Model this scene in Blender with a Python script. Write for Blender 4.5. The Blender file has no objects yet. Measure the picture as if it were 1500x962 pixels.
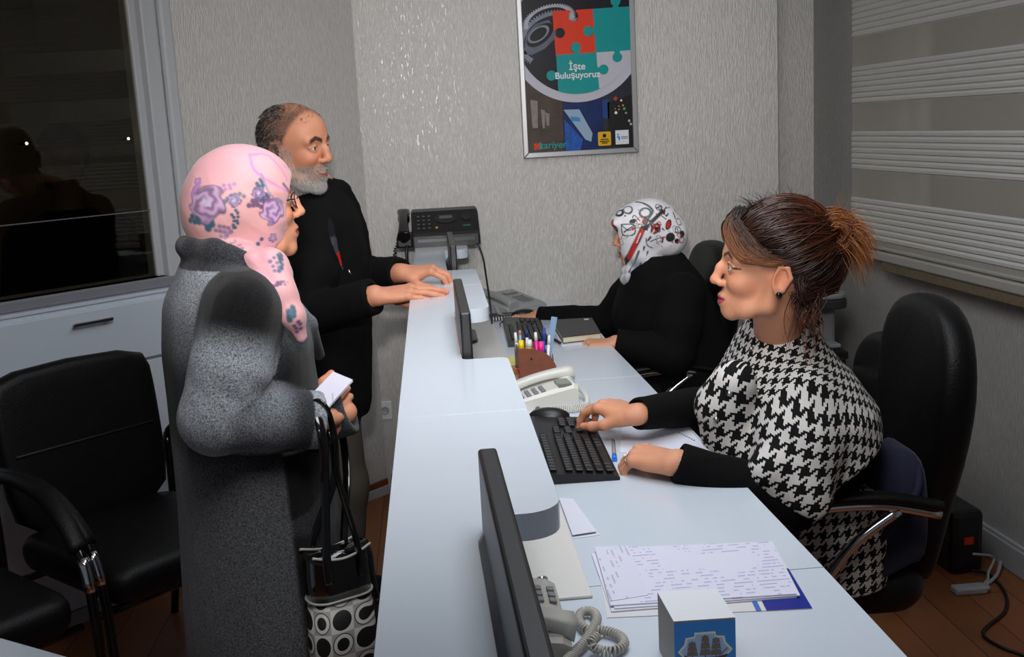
import bpy, bmesh, math, random
import numpy as np
from mathutils import Vector, Matrix
import openvdb as vdb
PI = math.pi
SC = bpy.context.scene
COL = SC.collection
rng = random.Random(7)

# ------------------------------------------------------------------ camera
FPX, CX, CY, CAMH = 1592.0, 750.0, 481.0, 1.48
_d = np.array([1204 - CX, 9000 - CY, FPX]); _d /= np.linalg.norm(_d)
_v = np.array([620 - CX, 190 - CY, FPX]); _y = _v - _d * (_v @ _d); _y /= np.linalg.norm(_y)
CR = np.stack([np.cross(_y, -_d), _y, -_d])          # camera (right, down, forward) -> world
CC = np.array([0, 0, CAMH])

def _ray(px, py): return CR @ np.array([px - CX, py - CY, FPX])
def at_y(px, py, y): d = _ray(px, py); return CC + d * (y / d[1])
def at_z(px, py, z): d = _ray(px, py); return CC + d * ((z - CAMH) / d[2])

cam = bpy.data.cameras.new('camera'); cam_o = bpy.data.objects.new('camera', cam); COL.objects.link(cam_o)
cam.sensor_width = 36; cam.lens = FPX / 1500 * 36; cam.clip_start = .02; cam.clip_end = 60
cam_o.matrix_world = Matrix([[CR[i][0], -CR[i][1], -CR[i][2], CC[i]] for i in range(3)] + [[0, 0, 0, 1]])
SC.camera = cam_o

# ------------------------------------------------------------------ materials
def new_mat(name):
    m = bpy.data.materials.new(name); m.use_nodes = True
    nt = m.node_tree; b = nt.nodes['Principled BSDF']
    return m, nt, b
def lin(c):
    return tuple(((v / 255) / 12.92 if v / 255 <= .04045 else ((v / 255 + .055) / 1.055) ** 2.4) for v in c)
def P(name, rgb, rough=.5, metal=0, spec=.5, bump=None, coat=0, emit=0, sheen=0, vary=None, sss=0):
    """procedural principled material; bump=(scale,strength[,stretch xyz]); vary=(scale, amount)"""
    m, nt, b = new_mat(name)
    c = lin(rgb)
    b.inputs['Base Color'].default_value = (*c, 1)
    b.inputs['Roughness'].default_value = rough
    b.inputs['Metallic'].default_value = metal
    b.inputs['Specular IOR Level'].default_value = spec
    b.inputs['Coat Weight'].default_value = coat
    b.inputs['Sheen Weight'].default_value = sheen
    if sss:
        b.inputs['Subsurface Weight'].default_value = sss
        b.inputs['Subsurface Radius'].default_value = (.012, .005, .003)
        b.inputs['Subsurface Scale'].default_value = .5
    if emit:
        b.inputs['Emission Color'].default_value = (*c, 1); b.inputs['Emission Strength'].default_value = emit
    N = nt.nodes; L = nt.links
    if bump or vary:
        tc = N.new('ShaderNodeTexCoord')
    if bump:
        mp = N.new('ShaderNodeMapping'); L.new(tc.outputs['Object'], mp.inputs[0])
        if len(bump) > 2: mp.inputs['Scale'].default_value = bump[2]
        no = N.new('ShaderNodeTexNoise'); no.inputs['Scale'].default_value = bump[0]; no.inputs['Detail'].default_value = 3
        L.new(mp.outputs[0], no.inputs['Vector'])
        bp = N.new('ShaderNodeBump'); bp.inputs['Strength'].default_value = bump[1]; bp.inputs['Distance'].default_value = .004
        L.new(no.outputs['Fac'], bp.inputs['Height']); L.new(bp.outputs[0], b.inputs['Normal'])
    if vary:
        n2 = N.new('ShaderNodeTexNoise'); n2.inputs['Scale'].default_value = vary[0]; n2.inputs['Detail'].default_value = 4
        L.new(tc.outputs['Object'], n2.inputs['Vector'])
        mx = N.new('ShaderNodeMix'); mx.data_type = 'RGBA'
        a = vary[1]
        mx.inputs[6].default_value = (*[v * (1 - a) for v in c], 1); mx.inputs[7].default_value = (*[min(1, v * (1 + a)) for v in c], 1)
        L.new(n2.outputs['Fac'], mx.inputs[0]); L.new(mx.outputs[2], b.inputs['Base Color'])
    return m

def vcol_mat(name, rough=.6, spec=.4, bump=None, sheen=0, sss=0, speck=None, aniso=0, coat=0):
    """colour from the mesh's own pattern attribute 'Pattern'"""
    m = P(name, (128, 128, 128), rough, 0, spec, bump, coat=coat, sheen=sheen, sss=sss)
    nt = m.node_tree; N = nt.nodes; L = nt.links; b = N['Principled BSDF']
    at = N.new('ShaderNodeAttribute'); at.attribute_name = 'Pattern'
    src = at.outputs['Color']
    if speck:                                            # woollen flecks: multiply by fine noise
        tc = N.new('ShaderNodeTexCoord'); no = N.new('ShaderNodeTexNoise')
        no.inputs['Scale'].default_value = speck[0]; no.inputs['Detail'].default_value = 2
        L.new(tc.outputs['Object'], no.inputs['Vector'])
        mr = N.new('ShaderNodeMapRange'); mr.inputs[1].default_value = .3; mr.inputs[2].default_value = .7
        mr.inputs[3].default_value = 1 - speck[1]; mr.inputs[4].default_value = 1 + speck[1]
        L.new(no.outputs['Fac'], mr.inputs[0])
        mx = N.new('ShaderNodeVectorMath'); mx.operation = 'SCALE'
        L.new(src, mx.inputs[0]); L.new(mr.outputs[0], mx.inputs['Scale']); src = mx.outputs[0]
    L.new(src, b.inputs['Base Color'])
    return m

# ------------------------------------------------------------------ objects
def thing(name, label, cat, loc=(0, 0, 0), rz=0, group=None):
    o = bpy.data.objects.new(name, None); COL.objects.link(o)
    o.empty_display_size = .05
    o.location = loc; o.rotation_euler = (0, 0, rz)
    o['label'] = label; o['category'] = cat
    if group: o['group'] = group
    return o
def tag(o, label, cat, group=None):
    o['label'] = label; o['category'] = cat
    if group: o['group'] = group
    return o
def children(o): return [c for c in bpy.data.objects if c.parent == o]
def dup(o, loc=None, rz=None, label=None, group=None, parent=None):
    c = o.copy(); COL.objects.link(c); c.parent = parent
    if loc is not None: c.location = loc
    if rz is not None: c.rotation_euler = (0, 0, rz)
    if label: c['label'] = label
    if group: c['group'] = group
    for ch in children(o): dup(ch, parent=c)
    return c
def structure(o): o['kind'] = 'structure'; return o

class B:
    """collects shapes in a bmesh and links them as one mesh object"""
    def __init__(s): s.bm = bmesh.new()
    def _add(s, verts, faces, M=None):
        vs = [s.bm.verts.new(M @ Vector(v) if M else v) for v in verts]
        for f in faces:
            try: s.bm.faces.new([vs[i] for i in f])
            except ValueError: pass
        return vs
    def box(s, lo, hi, bevel=0, M=None, seg=2):
        t = bmesh.new()
        x0, y0, z0 = lo; x1, y1, z1 = hi
        v = [t.verts.new(p) for p in ((x0,y0,z0),(x1,y0,z0),(x1,y1,z0),(x0,y1,z0),(x0,y0,z1),(x1,y0,z1),(x1,y1,z1),(x0,y1,z1))]
        for f in ((0,3,2,1),(4,5,6,7),(0,1,5,4),(1,2,6,5),(2,3,7,6),(3,0,4,7)): t.faces.new([v[i] for i in f])
        if bevel: bmesh.ops.bevel(t, geom=t.edges[:], offset=bevel, segments=seg, profile=.5, affect='EDGES')
        return s._merge(t, M)
    def _merge(s, t, M=None):
        if M: bmesh.ops.transform(t, matrix=M, verts=t.verts)
        t.verts.index_update()
        vs = [s.bm.verts.new(v.co) for v in t.verts]
        for f in t.faces:
            nf = s.bm.faces.new([vs[v.index] for v in f.verts]); nf.smooth = f.smooth
        t.free(); return s
    def prism(s, pts, z0, z1, bevel=0, M=None, seg=2):
        """polygon pts (x,y) extruded z0..z1"""
        t = bmesh.new(); n = len(pts)
        a = [t.verts.new((p[0], p[1], z0)) for p in pts]; b = [t.verts.new((p[0], p[1], z1)) for p in pts]
        t.faces.new(a[::-1]); t.faces.new(b)
        for i in range(n): t.faces.new((a[i], a[(i+1)%n], b[(i+1)%n], b[i]))
        bmesh.ops.recalc_face_normals(t, faces=t.faces)
        if bevel:
            ed = [e for e in t.edges if abs(e.verts[0].co.z - e.verts[1].co.z) < 1e-6]
            bmesh.ops.bevel(t, geom=ed, offset=bevel, segments=seg, profile=.5, affect='EDGES')
        return s._merge(t, M)
    def cyl(s, a, b, r0, r1=None, n=16, caps=True):
        r1 = r0 if r1 is None else r1
        return s.tube([a, b], [r0, r1], n, caps)
    def tube(s, pts, r, n=10, caps=True, flat=None, closed=False):
        """tube along pts; r number or list; flat=(a,b) section scale in normal/binormal"""
        pts = [Vector(p) for p in pts]; m = len(pts)
        rs = r if isinstance(r, (list, tuple)) else [r] * m
        rings = []; up = None
        for i in range(m):
            if closed: d = (pts[(i+1)%m] - pts[i-1])
            else: d = (pts[min(i+1, m-1)] - pts[max(i-1, 0)])
            d.normalize()
            if up is None:
                up = Vector((0, 0, 1)) if abs(d.z) < .9 else Vector((1, 0, 0))
            u = d.cross(up)
            if u.length < 1e-6: u = d.orthogonal()
            u.normalize(); w = u.cross(d).normalized(); up = w
            fa, fb = flat or (1, 1)
            rings.append([s.bm.verts.new(pts[i] + (u * math.cos(2*PI*k/n) * fa + w * math.sin(2*PI*k/n) * fb) * rs[i]) for k in range(n)])
        for i in range(m if closed else m - 1):
            A, C = rings[i], rings[(i+1) % m]
            for k in range(n):
                f = s.bm.faces.new((A[k], A[(k+1)%n], C[(k+1)%n], C[k])); f.smooth = True
        if caps and not closed:
            s.bm.faces.new(rings[0][::-1]); s.bm.faces.new(rings[-1])
        return s
    def lathe(s, prof, c=(0, 0, 0), n=24, M=None):
        """profile (r,z) revolved about z"""
        t = bmesh.new(); rings = []
        for r, z in prof:
            rings.append([t.verts.new((c[0] + r*math.cos(2*PI*k/n), c[1] + r*math.sin(2*PI*k/n), c[2] + z)) for k in range(n)])
        for i in range(len(prof)-1):
            for k in range(n):
                f = t.faces.new((rings[i][k], rings[i][(k+1)%n], rings[i+1][(k+1)%n], rings[i+1][k])); f.smooth = True
        t.faces.new(rings[0][::-1]); t.faces.new(rings[-1])
        bmesh.ops.recalc_face_normals(t, faces=t.faces)
        return s._merge(t, M)
    def ball(s, c, r, n=16, M=None):
        t = bmesh.new(); bmesh.ops.create_uvsphere(t, u_segments=n, v_segments=max(6, n//2), radius=1)
        rr = r if isinstance(r, (tuple, list)) else (r, r, r)
        for v in t.verts: v.co = Vector((v.co.x*rr[0]+c[0], v.co.y*rr[1]+c[1], v.co.z*rr[2]+c[2]))
        for f in t.faces: f.smooth = True
        return s._merge(t, M)
    def loft(s, rings, caps=True, smooth=True):
        R = [[s.bm.verts.new(p) for p in ring] for ring in rings]; n = len(R[0])
        for i in range(len(R)-1):
            for k in range(n):
                f = s.bm.faces.new((R[i][k], R[i][(k+1)%n], R[i+1][(k+1)%n], R[i+1][k])); f.smooth = smooth
        if caps: s.bm.faces.new(R[0][::-1]); s.bm.faces.new(R[-1])
        return s
    def build(s, name, mat, parent=None, smooth=False, subsurf=0, loc=None):
        bmesh.ops.recalc_face_normals(s.bm, faces=s.bm.faces)
        me = bpy.data.meshes.new(name); s.bm.to_mesh(me); s.bm.free()
        if smooth:
            me.polygons.foreach_set('use_smooth', [True]*len(me.polygons))
        me.materials.append(mat)
        o = bpy.data.objects.new(name, me); COL.objects.link(o)
        if parent: o.parent = parent
        if loc is not None: o.location = loc
        if subsurf:
            md = o.modifiers.new('subdivision', 'SUBSURF'); md.levels = subsurf; md.render_levels = subsurf
        return o

def arc(cx, cy, r, a0, a1, n=8):
    return [(cx + r*math.cos(math.radians(a0+(a1-a0)*i/n)), cy + r*math.sin(math.radians(a0+(a1-a0)*i/n))) for i in range(n+1)]
def rrect(x0, y0, x1, y1, r, n=5):
    return arc(x1-r, y1-r, r, 0, 90, n) + arc(x0+r, y1-r, r, 90, 180, n) + arc(x0+r, y0+r, r, 180, 270, n) + arc(x1-r, y0+r, r, 270, 360, n)
def spline(pts, n=8):
    """Catmull-Rom through pts"""
    p = [Vector(q) for q in pts]; p = [p[0]*2-p[1]] + p + [p[-1]*2-p[-2]]; out = []
    for i in range(1, len(p)-2):
        for k in range(n):
            t = k/n; a, b, c, d = p[i-1], p[i], p[i+1], p[i+2]
            out.append(.5*((2*b) + (c-a)*t + (2*a-5*b+4*c-d)*t*t + (3*b-a-3*c+d)*t**3))
    out.append(p[-2]); return out
def coil(path, R, r_wire, turns, n_seg=10, taper=1):
    """helix around a path (list of points)"""
    P_ = [Vector(q) for q in path]; L = [0]
    for i in range(1, len(P_)): L.append(L[-1] + (P_[i]-P_[i-1]).length)
    out = []; N = int(turns*n_seg); up = Vector((0, 0, 1))
    for j in range(N+1):
        s_ = L[-1]*j/N; i = 0
        while i < len(L)-2 and L[i+1] < s_: i += 1
        t = (s_-L[i])/max(1e-9, L[i+1]-L[i]); p = P_[i].lerp(P_[i+1], t); d = (P_[i+1]-P_[i]).normalized()
        u = d.cross(up)
        if u.length < .2: u = d.cross(Vector((1, 0, 0)))
        u.normalize(); w = u.cross(d); a = 2*PI*j/n_seg
        out.append(p + (u*math.cos(a) + w*math.sin(a))*R)
    return out
def text_mesh(name, txt, size, mat, M, parent, shear=0, extrude=.0003, bold=0):
    cu = bpy.data.curves.new(name, 'FONT'); cu.body = txt; cu.size = size; cu.align_x = 'CENTER'; cu.align_y = 'CENTER'
    cu.extrude = extrude; cu.shear = shear
    to = bpy.data.objects.new(name, cu); COL.objects.link(to)
    bpy.context.view_layer.update()
    me = bpy.data.meshes.new_from_object(to.evaluated_get(bpy.context.evaluated_depsgraph_get()))
    bpy.data.objects.remove(to); bpy.data.curves.remove(cu)
    if bold:                                               # heavier strokes: three copies set side by side
        bm = bmesh.new()
        for k, (dx, dy) in enumerate(((-bold, 0), (bold, 0), (0, bold), (0, -bold))):
            m2 = me.copy(); m2.transform(Matrix.Translation((dx, dy, .00012*k))); bm.from_mesh(m2); bpy.data.meshes.remove(m2)
        bm.to_mesh(me); bm.free()
    me.name = name; me.transform(M); me.materials.clear(); me.materials.append(mat)
    o = bpy.data.objects.new(name, me); COL.objects.link(o); o.parent = parent
    return o
# ------------------------------------------------------------------ sculpting on a distance grid
def rotm(rx=0, ry=0, rz=0):
    return np.array(Matrix.Rotation(math.radians(rz), 3, 'Z') @ Matrix.Rotation(math.radians(ry), 3, 'Y') @ Matrix.Rotation(math.radians(rx), 3, 'X'))
_lat = np.random.RandomState(3).rand(64, 64, 64).astype(np.float32)
def vnoise(p, scale=1.0, seed=0):
    """smooth value noise in -1..1 for an (n,3) array"""
    q = p*scale + seed*17.31
    i = np.floor(q).astype(int); f = q - i; f = f*f*(3-2*f)
    def g(a, b, c): return _lat[(i[:, 0]+a) & 63, (i[:, 1]+b) & 63, (i[:, 2]+c) & 63]
    x, y, z = f[:, 0], f[:, 1], f[:, 2]
    def lp(a, b, t): return a + (b-a)*t
    v = lp(lp(lp(g(0,0,0), g(1,0,0), x), lp(g(0,1,0), g(1,1,0), x), y), lp(lp(g(0,0,1), g(1,0,1), x), lp(g(0,1,1), g(1,1,1), x), y), z)
    return v*2 - 1
def smooth01(a, b, x):
    t = np.clip((x-a)/(b-a), 0, 1); return t*t*(3-2*t)

class Sculpt:
    def __init__(s, lo, hi, h):
        s.lo = np.array(lo, float); s.h = h
        s.n = np.ceil((np.array(hi)-s.lo)/h).astype(int)+1
        s.a = np.full(s.n, 1.0, np.float32)
        s.R = np.eye(3); s.t = np.zeros(3); s.sc = 1.0
    def frame(s, R=np.eye(3), t=(0, 0, 0), sc=1.0): s.R = np.array(R); s.t = np.array(t, float); s.sc = sc; return s
    def W(s, p): return s.R @ (np.array(p, float)*s.sc) + s.t
    def _win(s, lo, hi, pad):
        i0 = np.maximum(0, np.floor((lo-pad-s.lo)/s.h).astype(int)); i1 = np.minimum(s.n, np.ceil((hi+pad-s.lo)/s.h).astype(int)+1)
        if np.any(i1 <= i0): return None
        sl = tuple(slice(i0[k], i1[k]) for k in range(3))
        ax = [(s.lo[k] + np.arange(i0[k], i1[k])*s.h).astype(np.float32) for k in range(3)]
        return sl, ax[0][:, None, None], ax[1][None, :, None], ax[2][None, None, :]
    def _comb(s, sl, d, k, op):
        A = s.a[sl]
        if op == 'add':
            if k > 0:
                hh = np.clip(.5+.5*(A-d)/k, 0, 1); s.a[sl] = A + (d-A)*hh - k*hh*(1-hh)
            else: s.a[sl] = np.minimum(A, d)
        elif op == 'sub':
            d = -d
            if k > 0:
                hh = np.clip(.5-.5*(A-d)/k, 0, 1); s.a[sl] = A + (d-A)*hh + k*hh*(1-hh)
            else: s.a[sl] = np.maximum(A, d)
    def cap(s, a, b, ra, rb=None, k=.01, op='add'):
        """round cone"""
        rb = ra if rb is None else rb
        a = s.W(a); b = s.W(b); ra *= s.sc; rb *= s.sc; k *= s.sc; r = max(ra, rb)
        w = s._win(np.minimum(a, b)-r, np.maximum(a, b)+r, k+3*s.h)
        if not w: return s
        sl, X, Y, Z = w; ab = (b-a).astype(np.float32); L2 = float(ab@ab)+1e-12
        x = X-np.float32(a[0]); y = Y-np.float32(a[1]); z = Z-np.float32(a[2])
        t = np.clip((x*ab[0]+y*ab[1]+z*ab[2])/L2, 0, 1)
        d = np.sqrt((x-t*ab[0])**2+(y-t*ab[1])**2+(z-t*ab[2])**2) - (ra+(rb-ra)*t)
        s._comb(sl, d, k, op); return s
    def chain(s, pts, rs, k=.01, op='add'):
        for i in range(len(pts)-1): s.cap(pts[i], pts[i+1], rs[i], rs[i+1], k, op)
        return s
    def ell(s, c, r, k=.01, op='add', R=None):
        c = s.W(c); r = np.array(r, float)*s.sc; k *= s.sc
        M = s.R if R is None else s.R @ R
        ext = np.sqrt((M**2) @ (r**2))
        w = s._win(c-ext, c+ext, k+3*s.h)
        if not w: return s
        sl, X, Y, Z = w; x = X-np.float32(c[0]); y = Y-np.float32(c[1]); z = Z-np.float32(c[2])
        M = M.astype(np.float32)
        u = [(x*M[0, i]+y*M[1, i]+z*M[2, i])/np.float32(r[i]) for i in range(3)]
        k0 = np.sqrt(u[0]**2+u[1]**2+u[2]**2)
        k1 = np.sqrt((u[0]/r[0])**2+(u[1]/r[1])**2+(u[2]/r[2])**2)+1e-9
        s._comb(sl, (k0*(k0-1)/k1).astype(np.float32), k, op); return s
    def box(s, c, hf, rnd=.005, k=.005, op='add', R=None):
        c = s.W(c); hf = np.array(hf, float)*s.sc; rnd *= s.sc
        M = s.R if R is None else s.R @ R
        ext = np.abs(M) @ hf
        w = s._win(c-ext, c+ext, k+3*s.h)
        if not w: return s
        sl, X, Y, Z = w; x = X-np.float32(c[0]); y = Y-np.float32(c[1]); z = Z-np.float32(c[2]); M = M.astype(np.float32)
        q = [np.abs(x*M[0, i]+y*M[1, i]+z*M[2, i])-np.float32(hf[i]-rnd) for i in range(3)]
        d = np.sqrt(sum(np.maximum(v, 0)**2 for v in q)) + np.minimum(np.maximum(q[0], np.maximum(q[1], q[2])), 0) - rnd
        s._comb(sl, d.astype(np.float32), k, op); return s
    def loft(s, secs, k=.01, op='add', p=2.0):
        """stack of rounded sections along local z: (z, cx, cy, rx, ry)"""
        S = np.array(secs, float); z0, z1 = S[0, 0], S[-1, 0]
        pts = [s.W((c[1]+sx*c[3], c[2]+sy*c[4], c[0])) for c in S for sx in (-1, 1) for sy in (-1, 1)]
        w = s._win(np.min(pts, 0), np.max(pts, 0), k+3*s.h)
        if not w: return s
        sl, X, Y, Z = w
        M = (s.R/s.sc).astype(np.float32); x = X-np.float32(s.t[0]); y = Y-np.float32(s.t[1]); z = Z-np.float32(s.t[2])
        lx, ly, lz = [x*M[0, i]+y*M[1, i]+z*M[2, i] for i in range(3)]
        shp = np.broadcast_shapes(lx.shape, ly.shape, lz.shape); lz = np.broadcast_to(lz, shp)
        # smooth interpolation of the section values
        zz = np.linspace(z0, z1, 200); tab = []
        for j in range(1, 5):
            v = np.interp(zz, S[:, 0], S[:, j]); kk = np.ones(9)/9; tab.append(np.convolve(np.pad(v, 4, 'edge'), kk, 'valid'))
        f = np.clip((lz-z0)/(z1-z0)*199, 0, 198.999); i0 = f.astype(np.int32); fr = (f-i0).astype(np.float32)
        cx, cy, rx, ry = [(t[i0]*(1-fr)+t[i0+1]*fr).astype(np.float32) for t in tab]
        q = (np.abs((lx-cx)/rx)**p+np.abs((ly-cy)/ry)**p)**(1/p)
        d = (q-1)*np.minimum(rx, ry)
        dz = np.maximum(z0-lz, lz-z1)
        d = np.where(dz > 0, np.sqrt(np.maximum(d, 0)**2+dz**2), np.maximum(d, dz))
        s._comb(sl, (d*s.sc).astype(np.float32), k*s.sc, op); return s
    def cuff(s, w, d, r=.075, depth=.12):
        """cut a sleeve off flat at w, removing what lies along d"""
        x = np.array(d, float)/np.linalg.norm(d); y = np.cross((.1, .2, .97), x); y /= np.linalg.norm(y)
        old = (s.R, s.t, s.sc); s.frame(); s.box(np.array(w)+x*depth/2, (depth/2, r, r), .004, .004, 'sub', np.stack([x, y, np.cross(x, y)], 1)); s.R, s.t, s.sc = old
        return s
    def plane_cut(s, p, nrm):
        """remove everything on the side nrm points to (world coordinates)"""
        n = np.array(nrm, float); n /= np.linalg.norm(n)
        ax = [(s.lo[k]+np.arange(s.n[k])*s.h-p[k])*n[k] for k in range(3)]
        d = (ax[0][:, None, None]+ax[1][None, :, None]+ax[2][None, None, :]).astype(np.float32)
        s.a = np.maximum(s.a, d); return s
    def mesh(s, smooth=1):
        g = vdb.FloatGrid(1.0); g.copyFromArray(np.ascontiguousarray(s.a))
        pts, quads = g.convertToQuads(0.0)
        pts = np.asarray(pts, float)*s.h + s.lo; quads = np.asarray(quads, int)
        s.a = None
        for _ in range(smooth):
            pts = relax(pts, quads, .5)
        # keep only the biggest connected shell
        return pts, quads
def relax(pts, quads, w):
    acc = np.zeros_like(pts); cnt = np.zeros(len(pts))
    for a, b in ((0, 1), (1, 2), (2, 3), (3, 0)):
        np.add.at(acc, quads[:, a], pts[quads[:, b]]); np.add.at(cnt, quads[:, a], 1)
        np.add.at(acc, quads[:, b], pts[quads[:, a]]); np.add.at(cnt, quads[:, b], 1)
    return pts*(1-w) + w*acc/np.maximum(cnt, 1)[:, None]
def normals(pts, quads):
    n = np.cross(pts[quads[:, 2]]-pts[quads[:, 0]], pts[quads[:, 3]]-pts[quads[:, 1]])
    out = np.zeros_like(pts)
    for i in range(4): np.add.at(out, quads[:, i], n)
    return out/(np.linalg.norm(out, axis=1, keepdims=True)+1e-12)
def np_obj(name, pts, quads, mat, parent=None, col=None, uv=None, smooth=True):
    """numpy mesh -> object; col (n,3) linear colours as attribute 'Pattern'; uv (n,2) per vertex"""
    if parent is not None: pts = pts - np.array(parent.location)
    me = bpy.data.meshes.new(name); nq = len(quads); w = quads.shape[1]
    me.vertices.add(len(pts)); me.vertices.foreach_set('co', pts.astype(np.float32).ravel())
    me.loops.add(nq*w); me.loops.foreach_set('vertex_index', quads.astype(np.int32).ravel())
    me.polygons.add(nq); me.polygons.foreach_set('loop_start', np.arange(0, nq*w, w, dtype=np.int32))
    me.polygons.foreach_set('use_smooth', np.full(nq, smooth, bool))
    me.update(calc_edges=True); me.validate()
    if col is not None:
        at = me.attributes.new('Pattern', 'FLOAT_COLOR', 'POINT')
        at.data.foreach_set('color', np.concatenate([col, np.ones((len(col), 1))], 1).astype(np.float32).ravel())
    if uv is not None:
        at = me.attributes.new('Cloth', 'FLOAT2', 'POINT')
        at.data.foreach_set('vector', uv.astype(np.float32).ravel())
    me.materials.append(mat)
    o = bpy.data.objects.new(name, me); COL.objects.link(o)
    if parent is not None: o.parent = parent
    return o
def mixc(base, col, m):
    return base*(1-m[:, None]) + np.array(col)[None, :]*m[:, None]
# ------------------------------------------------------------------ the room
def wallpaper(name, rgb, rough=.42):
    m, nt, b = new_mat(name); N = nt.nodes; L = nt.links
    tc = N.new('ShaderNodeTexCoord'); mp = N.new('ShaderNodeMapping'); mp.inputs['Scale'].default_value = (120, 120, 22)
    L.new(tc.outputs['Object'], mp.inputs[0])
    n1 = N.new('ShaderNodeTexNoise'); n1.inputs['Scale'].default_value = 1.6; n1.inputs['Detail'].default_value = 3; n1.inputs['Roughness'].default_value = .6
    L.new(mp.outputs[0], n1.inputs['Vector'])
    cr = N.new('ShaderNodeMapRange'); cr.inputs[1].default_value = .35; cr.inputs[2].default_value = .68
    L.new(n1.outputs['Fac'], cr.inputs[0])
    bp = N.new('ShaderNodeBump'); bp.inputs['Strength'].default_value = .5; bp.inputs['Distance'].default_value = .0035
    L.new(cr.outputs[0], bp.inputs['Height']); L.new(bp.outputs[0], b.inputs['Normal'])
    c = lin(rgb); mx = N.new('ShaderNodeMix'); mx.data_type = 'RGBA'
    mx.inputs[6].default_value = (*[v*.86 for v in c], 1); mx.inputs[7].default_value = (*[v*1.08 for v in c], 1)
    L.new(cr.outputs[0], mx.inputs[0]); L.new(mx.outputs[2], b.inputs['Base Color'])
    b.inputs['Roughness'].default_value = rough; b.inputs['Specular IOR Level'].default_value = .9
    return m
def wood_floor():
    m, nt, b = new_mat('laminate_floor'); N = nt.nodes; L = nt.links
    tc = N.new('ShaderNodeTexCoord'); mp = N.new('ShaderNodeMapping'); mp.inputs['Rotation'].default_value = (0, 0, math.radians(90))
    L.new(tc.outputs['Object'], mp.inputs[0])
    br = N.new('ShaderNodeTexBrick'); br.inputs['Scale'].default_value = 1; br.inputs['Brick Width'].default_value = 1.2; br.inputs['Row Height'].default_value = .13
    br.inputs['Mortar Size'].default_value = .0015; br.inputs['Color1'].default_value = (*lin((128, 74, 42)), 1); br.inputs['Color2'].default_value = (*lin((148, 90, 52)), 1)
    br.inputs['Mortar'].default_value = (*lin((50, 26, 14)), 1)
    L.new(mp.outputs[0], br.inputs['Vector'])
    m2 = N.new('ShaderNodeMapping'); m2.inputs['Scale'].default_value = (26, 1.6, 1); L.new(tc.outputs['Object'], m2.inputs[0])
    no = N.new('ShaderNodeTexNoise'); no.inputs['Scale'].default_value = 2; no.inputs['Detail'].default_value = 5; L.new(m2.outputs[0], no.inputs['Vector'])
    mx = N.new('ShaderNodeMix'); mx.data_type = 'RGBA'; mx.blend_type = 'MULTIPLY'; mx.inputs[0].default_value = .6
    L.new(br.outputs['Color'], mx.inputs[6]); L.new(no.outputs['Color'], mx.inputs[7])
    hs = N.new('ShaderNodeHueSaturation'); hs.inputs['Value'].default_value = 1.25; hs.inputs['Saturation'].default_value = 1.0
    gm = N.new('ShaderNodeRGBToBW'); L.new(no.outputs['Color'], gm.inputs[0])
    cr = N.new('ShaderNodeMapRange'); cr.inputs[3].default_value = .45; cr.inputs[4].default_value = 1.25; L.new(gm.outputs[0], cr.inputs[0])
    L.new(cr.outputs[0], mx.inputs[7]); L.new(mx.outputs[2], hs.inputs['Color']); L.new(hs.outputs[0], b.inputs['Base Color'])
    b.inputs['Roughness'].default_value = .38
    return m
def sheer_mat():
    m, nt, b = new_mat('sheer_voile'); N = nt.nodes; L = nt.links
    b.inputs['Base Color'].default_value = (*lin((206, 200, 190)), 1); b.inputs['Roughness'].default_value = .9
    tr = N.new('ShaderNodeBsdfTransparent'); mx = N.new('ShaderNodeMixShader'); mx.inputs[0].default_value = .45
    L.new(tr.outputs[0], mx.inputs[1]); L.new(b.outputs[0], mx.inputs[2]); L.new(mx.outputs[0], N['Material Output'].inputs[0])
    return m
def glass_mat(name, tint, refl=.12):
    m, nt, b = new_mat(name); N = nt.nodes; L = nt.links
    tr = N.new('ShaderNodeBsdfTransparent'); tr.inputs[0].default_value = (*tint, 1)
    gl = N.new('ShaderNodeBsdfGlossy'); gl.inputs['Roughness'].default_value = .015; gl.inputs['Color'].default_value = (.9, .9, .9, 1)
    fr = N.new('ShaderNodeFresnel'); fr.inputs[0].default_value = 1.5
    mx = N.new('ShaderNodeMixShader'); L.new(fr.outputs[0], mx.inputs[0])
    L.new(tr.outputs[0], mx.inputs[1]); L.new(gl.outputs[0], mx.inputs[2]); L.new(mx.outputs[0], N['Material Output'].inputs[0])
    return m

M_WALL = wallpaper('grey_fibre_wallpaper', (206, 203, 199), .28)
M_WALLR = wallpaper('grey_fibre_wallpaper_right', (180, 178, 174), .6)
M_FLOOR = wood_floor()
M_CEIL = P('ceiling_paint', (225, 225, 222), .9)
M_WHITE = P('white_lacquer', (202, 211, 222), .24, coat=.25, spec=.45)
M_TRIM = P('white_trim', (176, 178, 180), .45)
M_PVC = P('white_pvc', (188, 190, 194), .35)
M_GREYPVC = P('grey_profile', (128, 130, 136), .4)
M_BROWNTRIM = P('brown_wood_trim', (120, 62, 38), .4, vary=(30, .3))
M_DARKROOM = P('unlit_room_paint', (120, 108, 84), .9, vary=(1.3, .3))
M_BLACKPLASTIC = P('black_plastic', (16, 16, 18), .38)
M_BLACKGLOSS = P('black_gloss_plastic', (12, 12, 14), .16)
M_GREYPLASTIC = P('grey_plastic', (112, 112, 112), .45)
M_CHROME = P('chrome', (215, 215, 218), .12, 1)
M_STEEL = P('brushed_steel', (170, 170, 172), .32, 1)
M_LEATHER = P('black_leather', (8, 8, 9), .48, bump=(220, .25), spec=.25)
M_BLACKFAB = P('black_fabric', (10, 10, 11), .9, bump=(400, .3), spec=.2)

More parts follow.
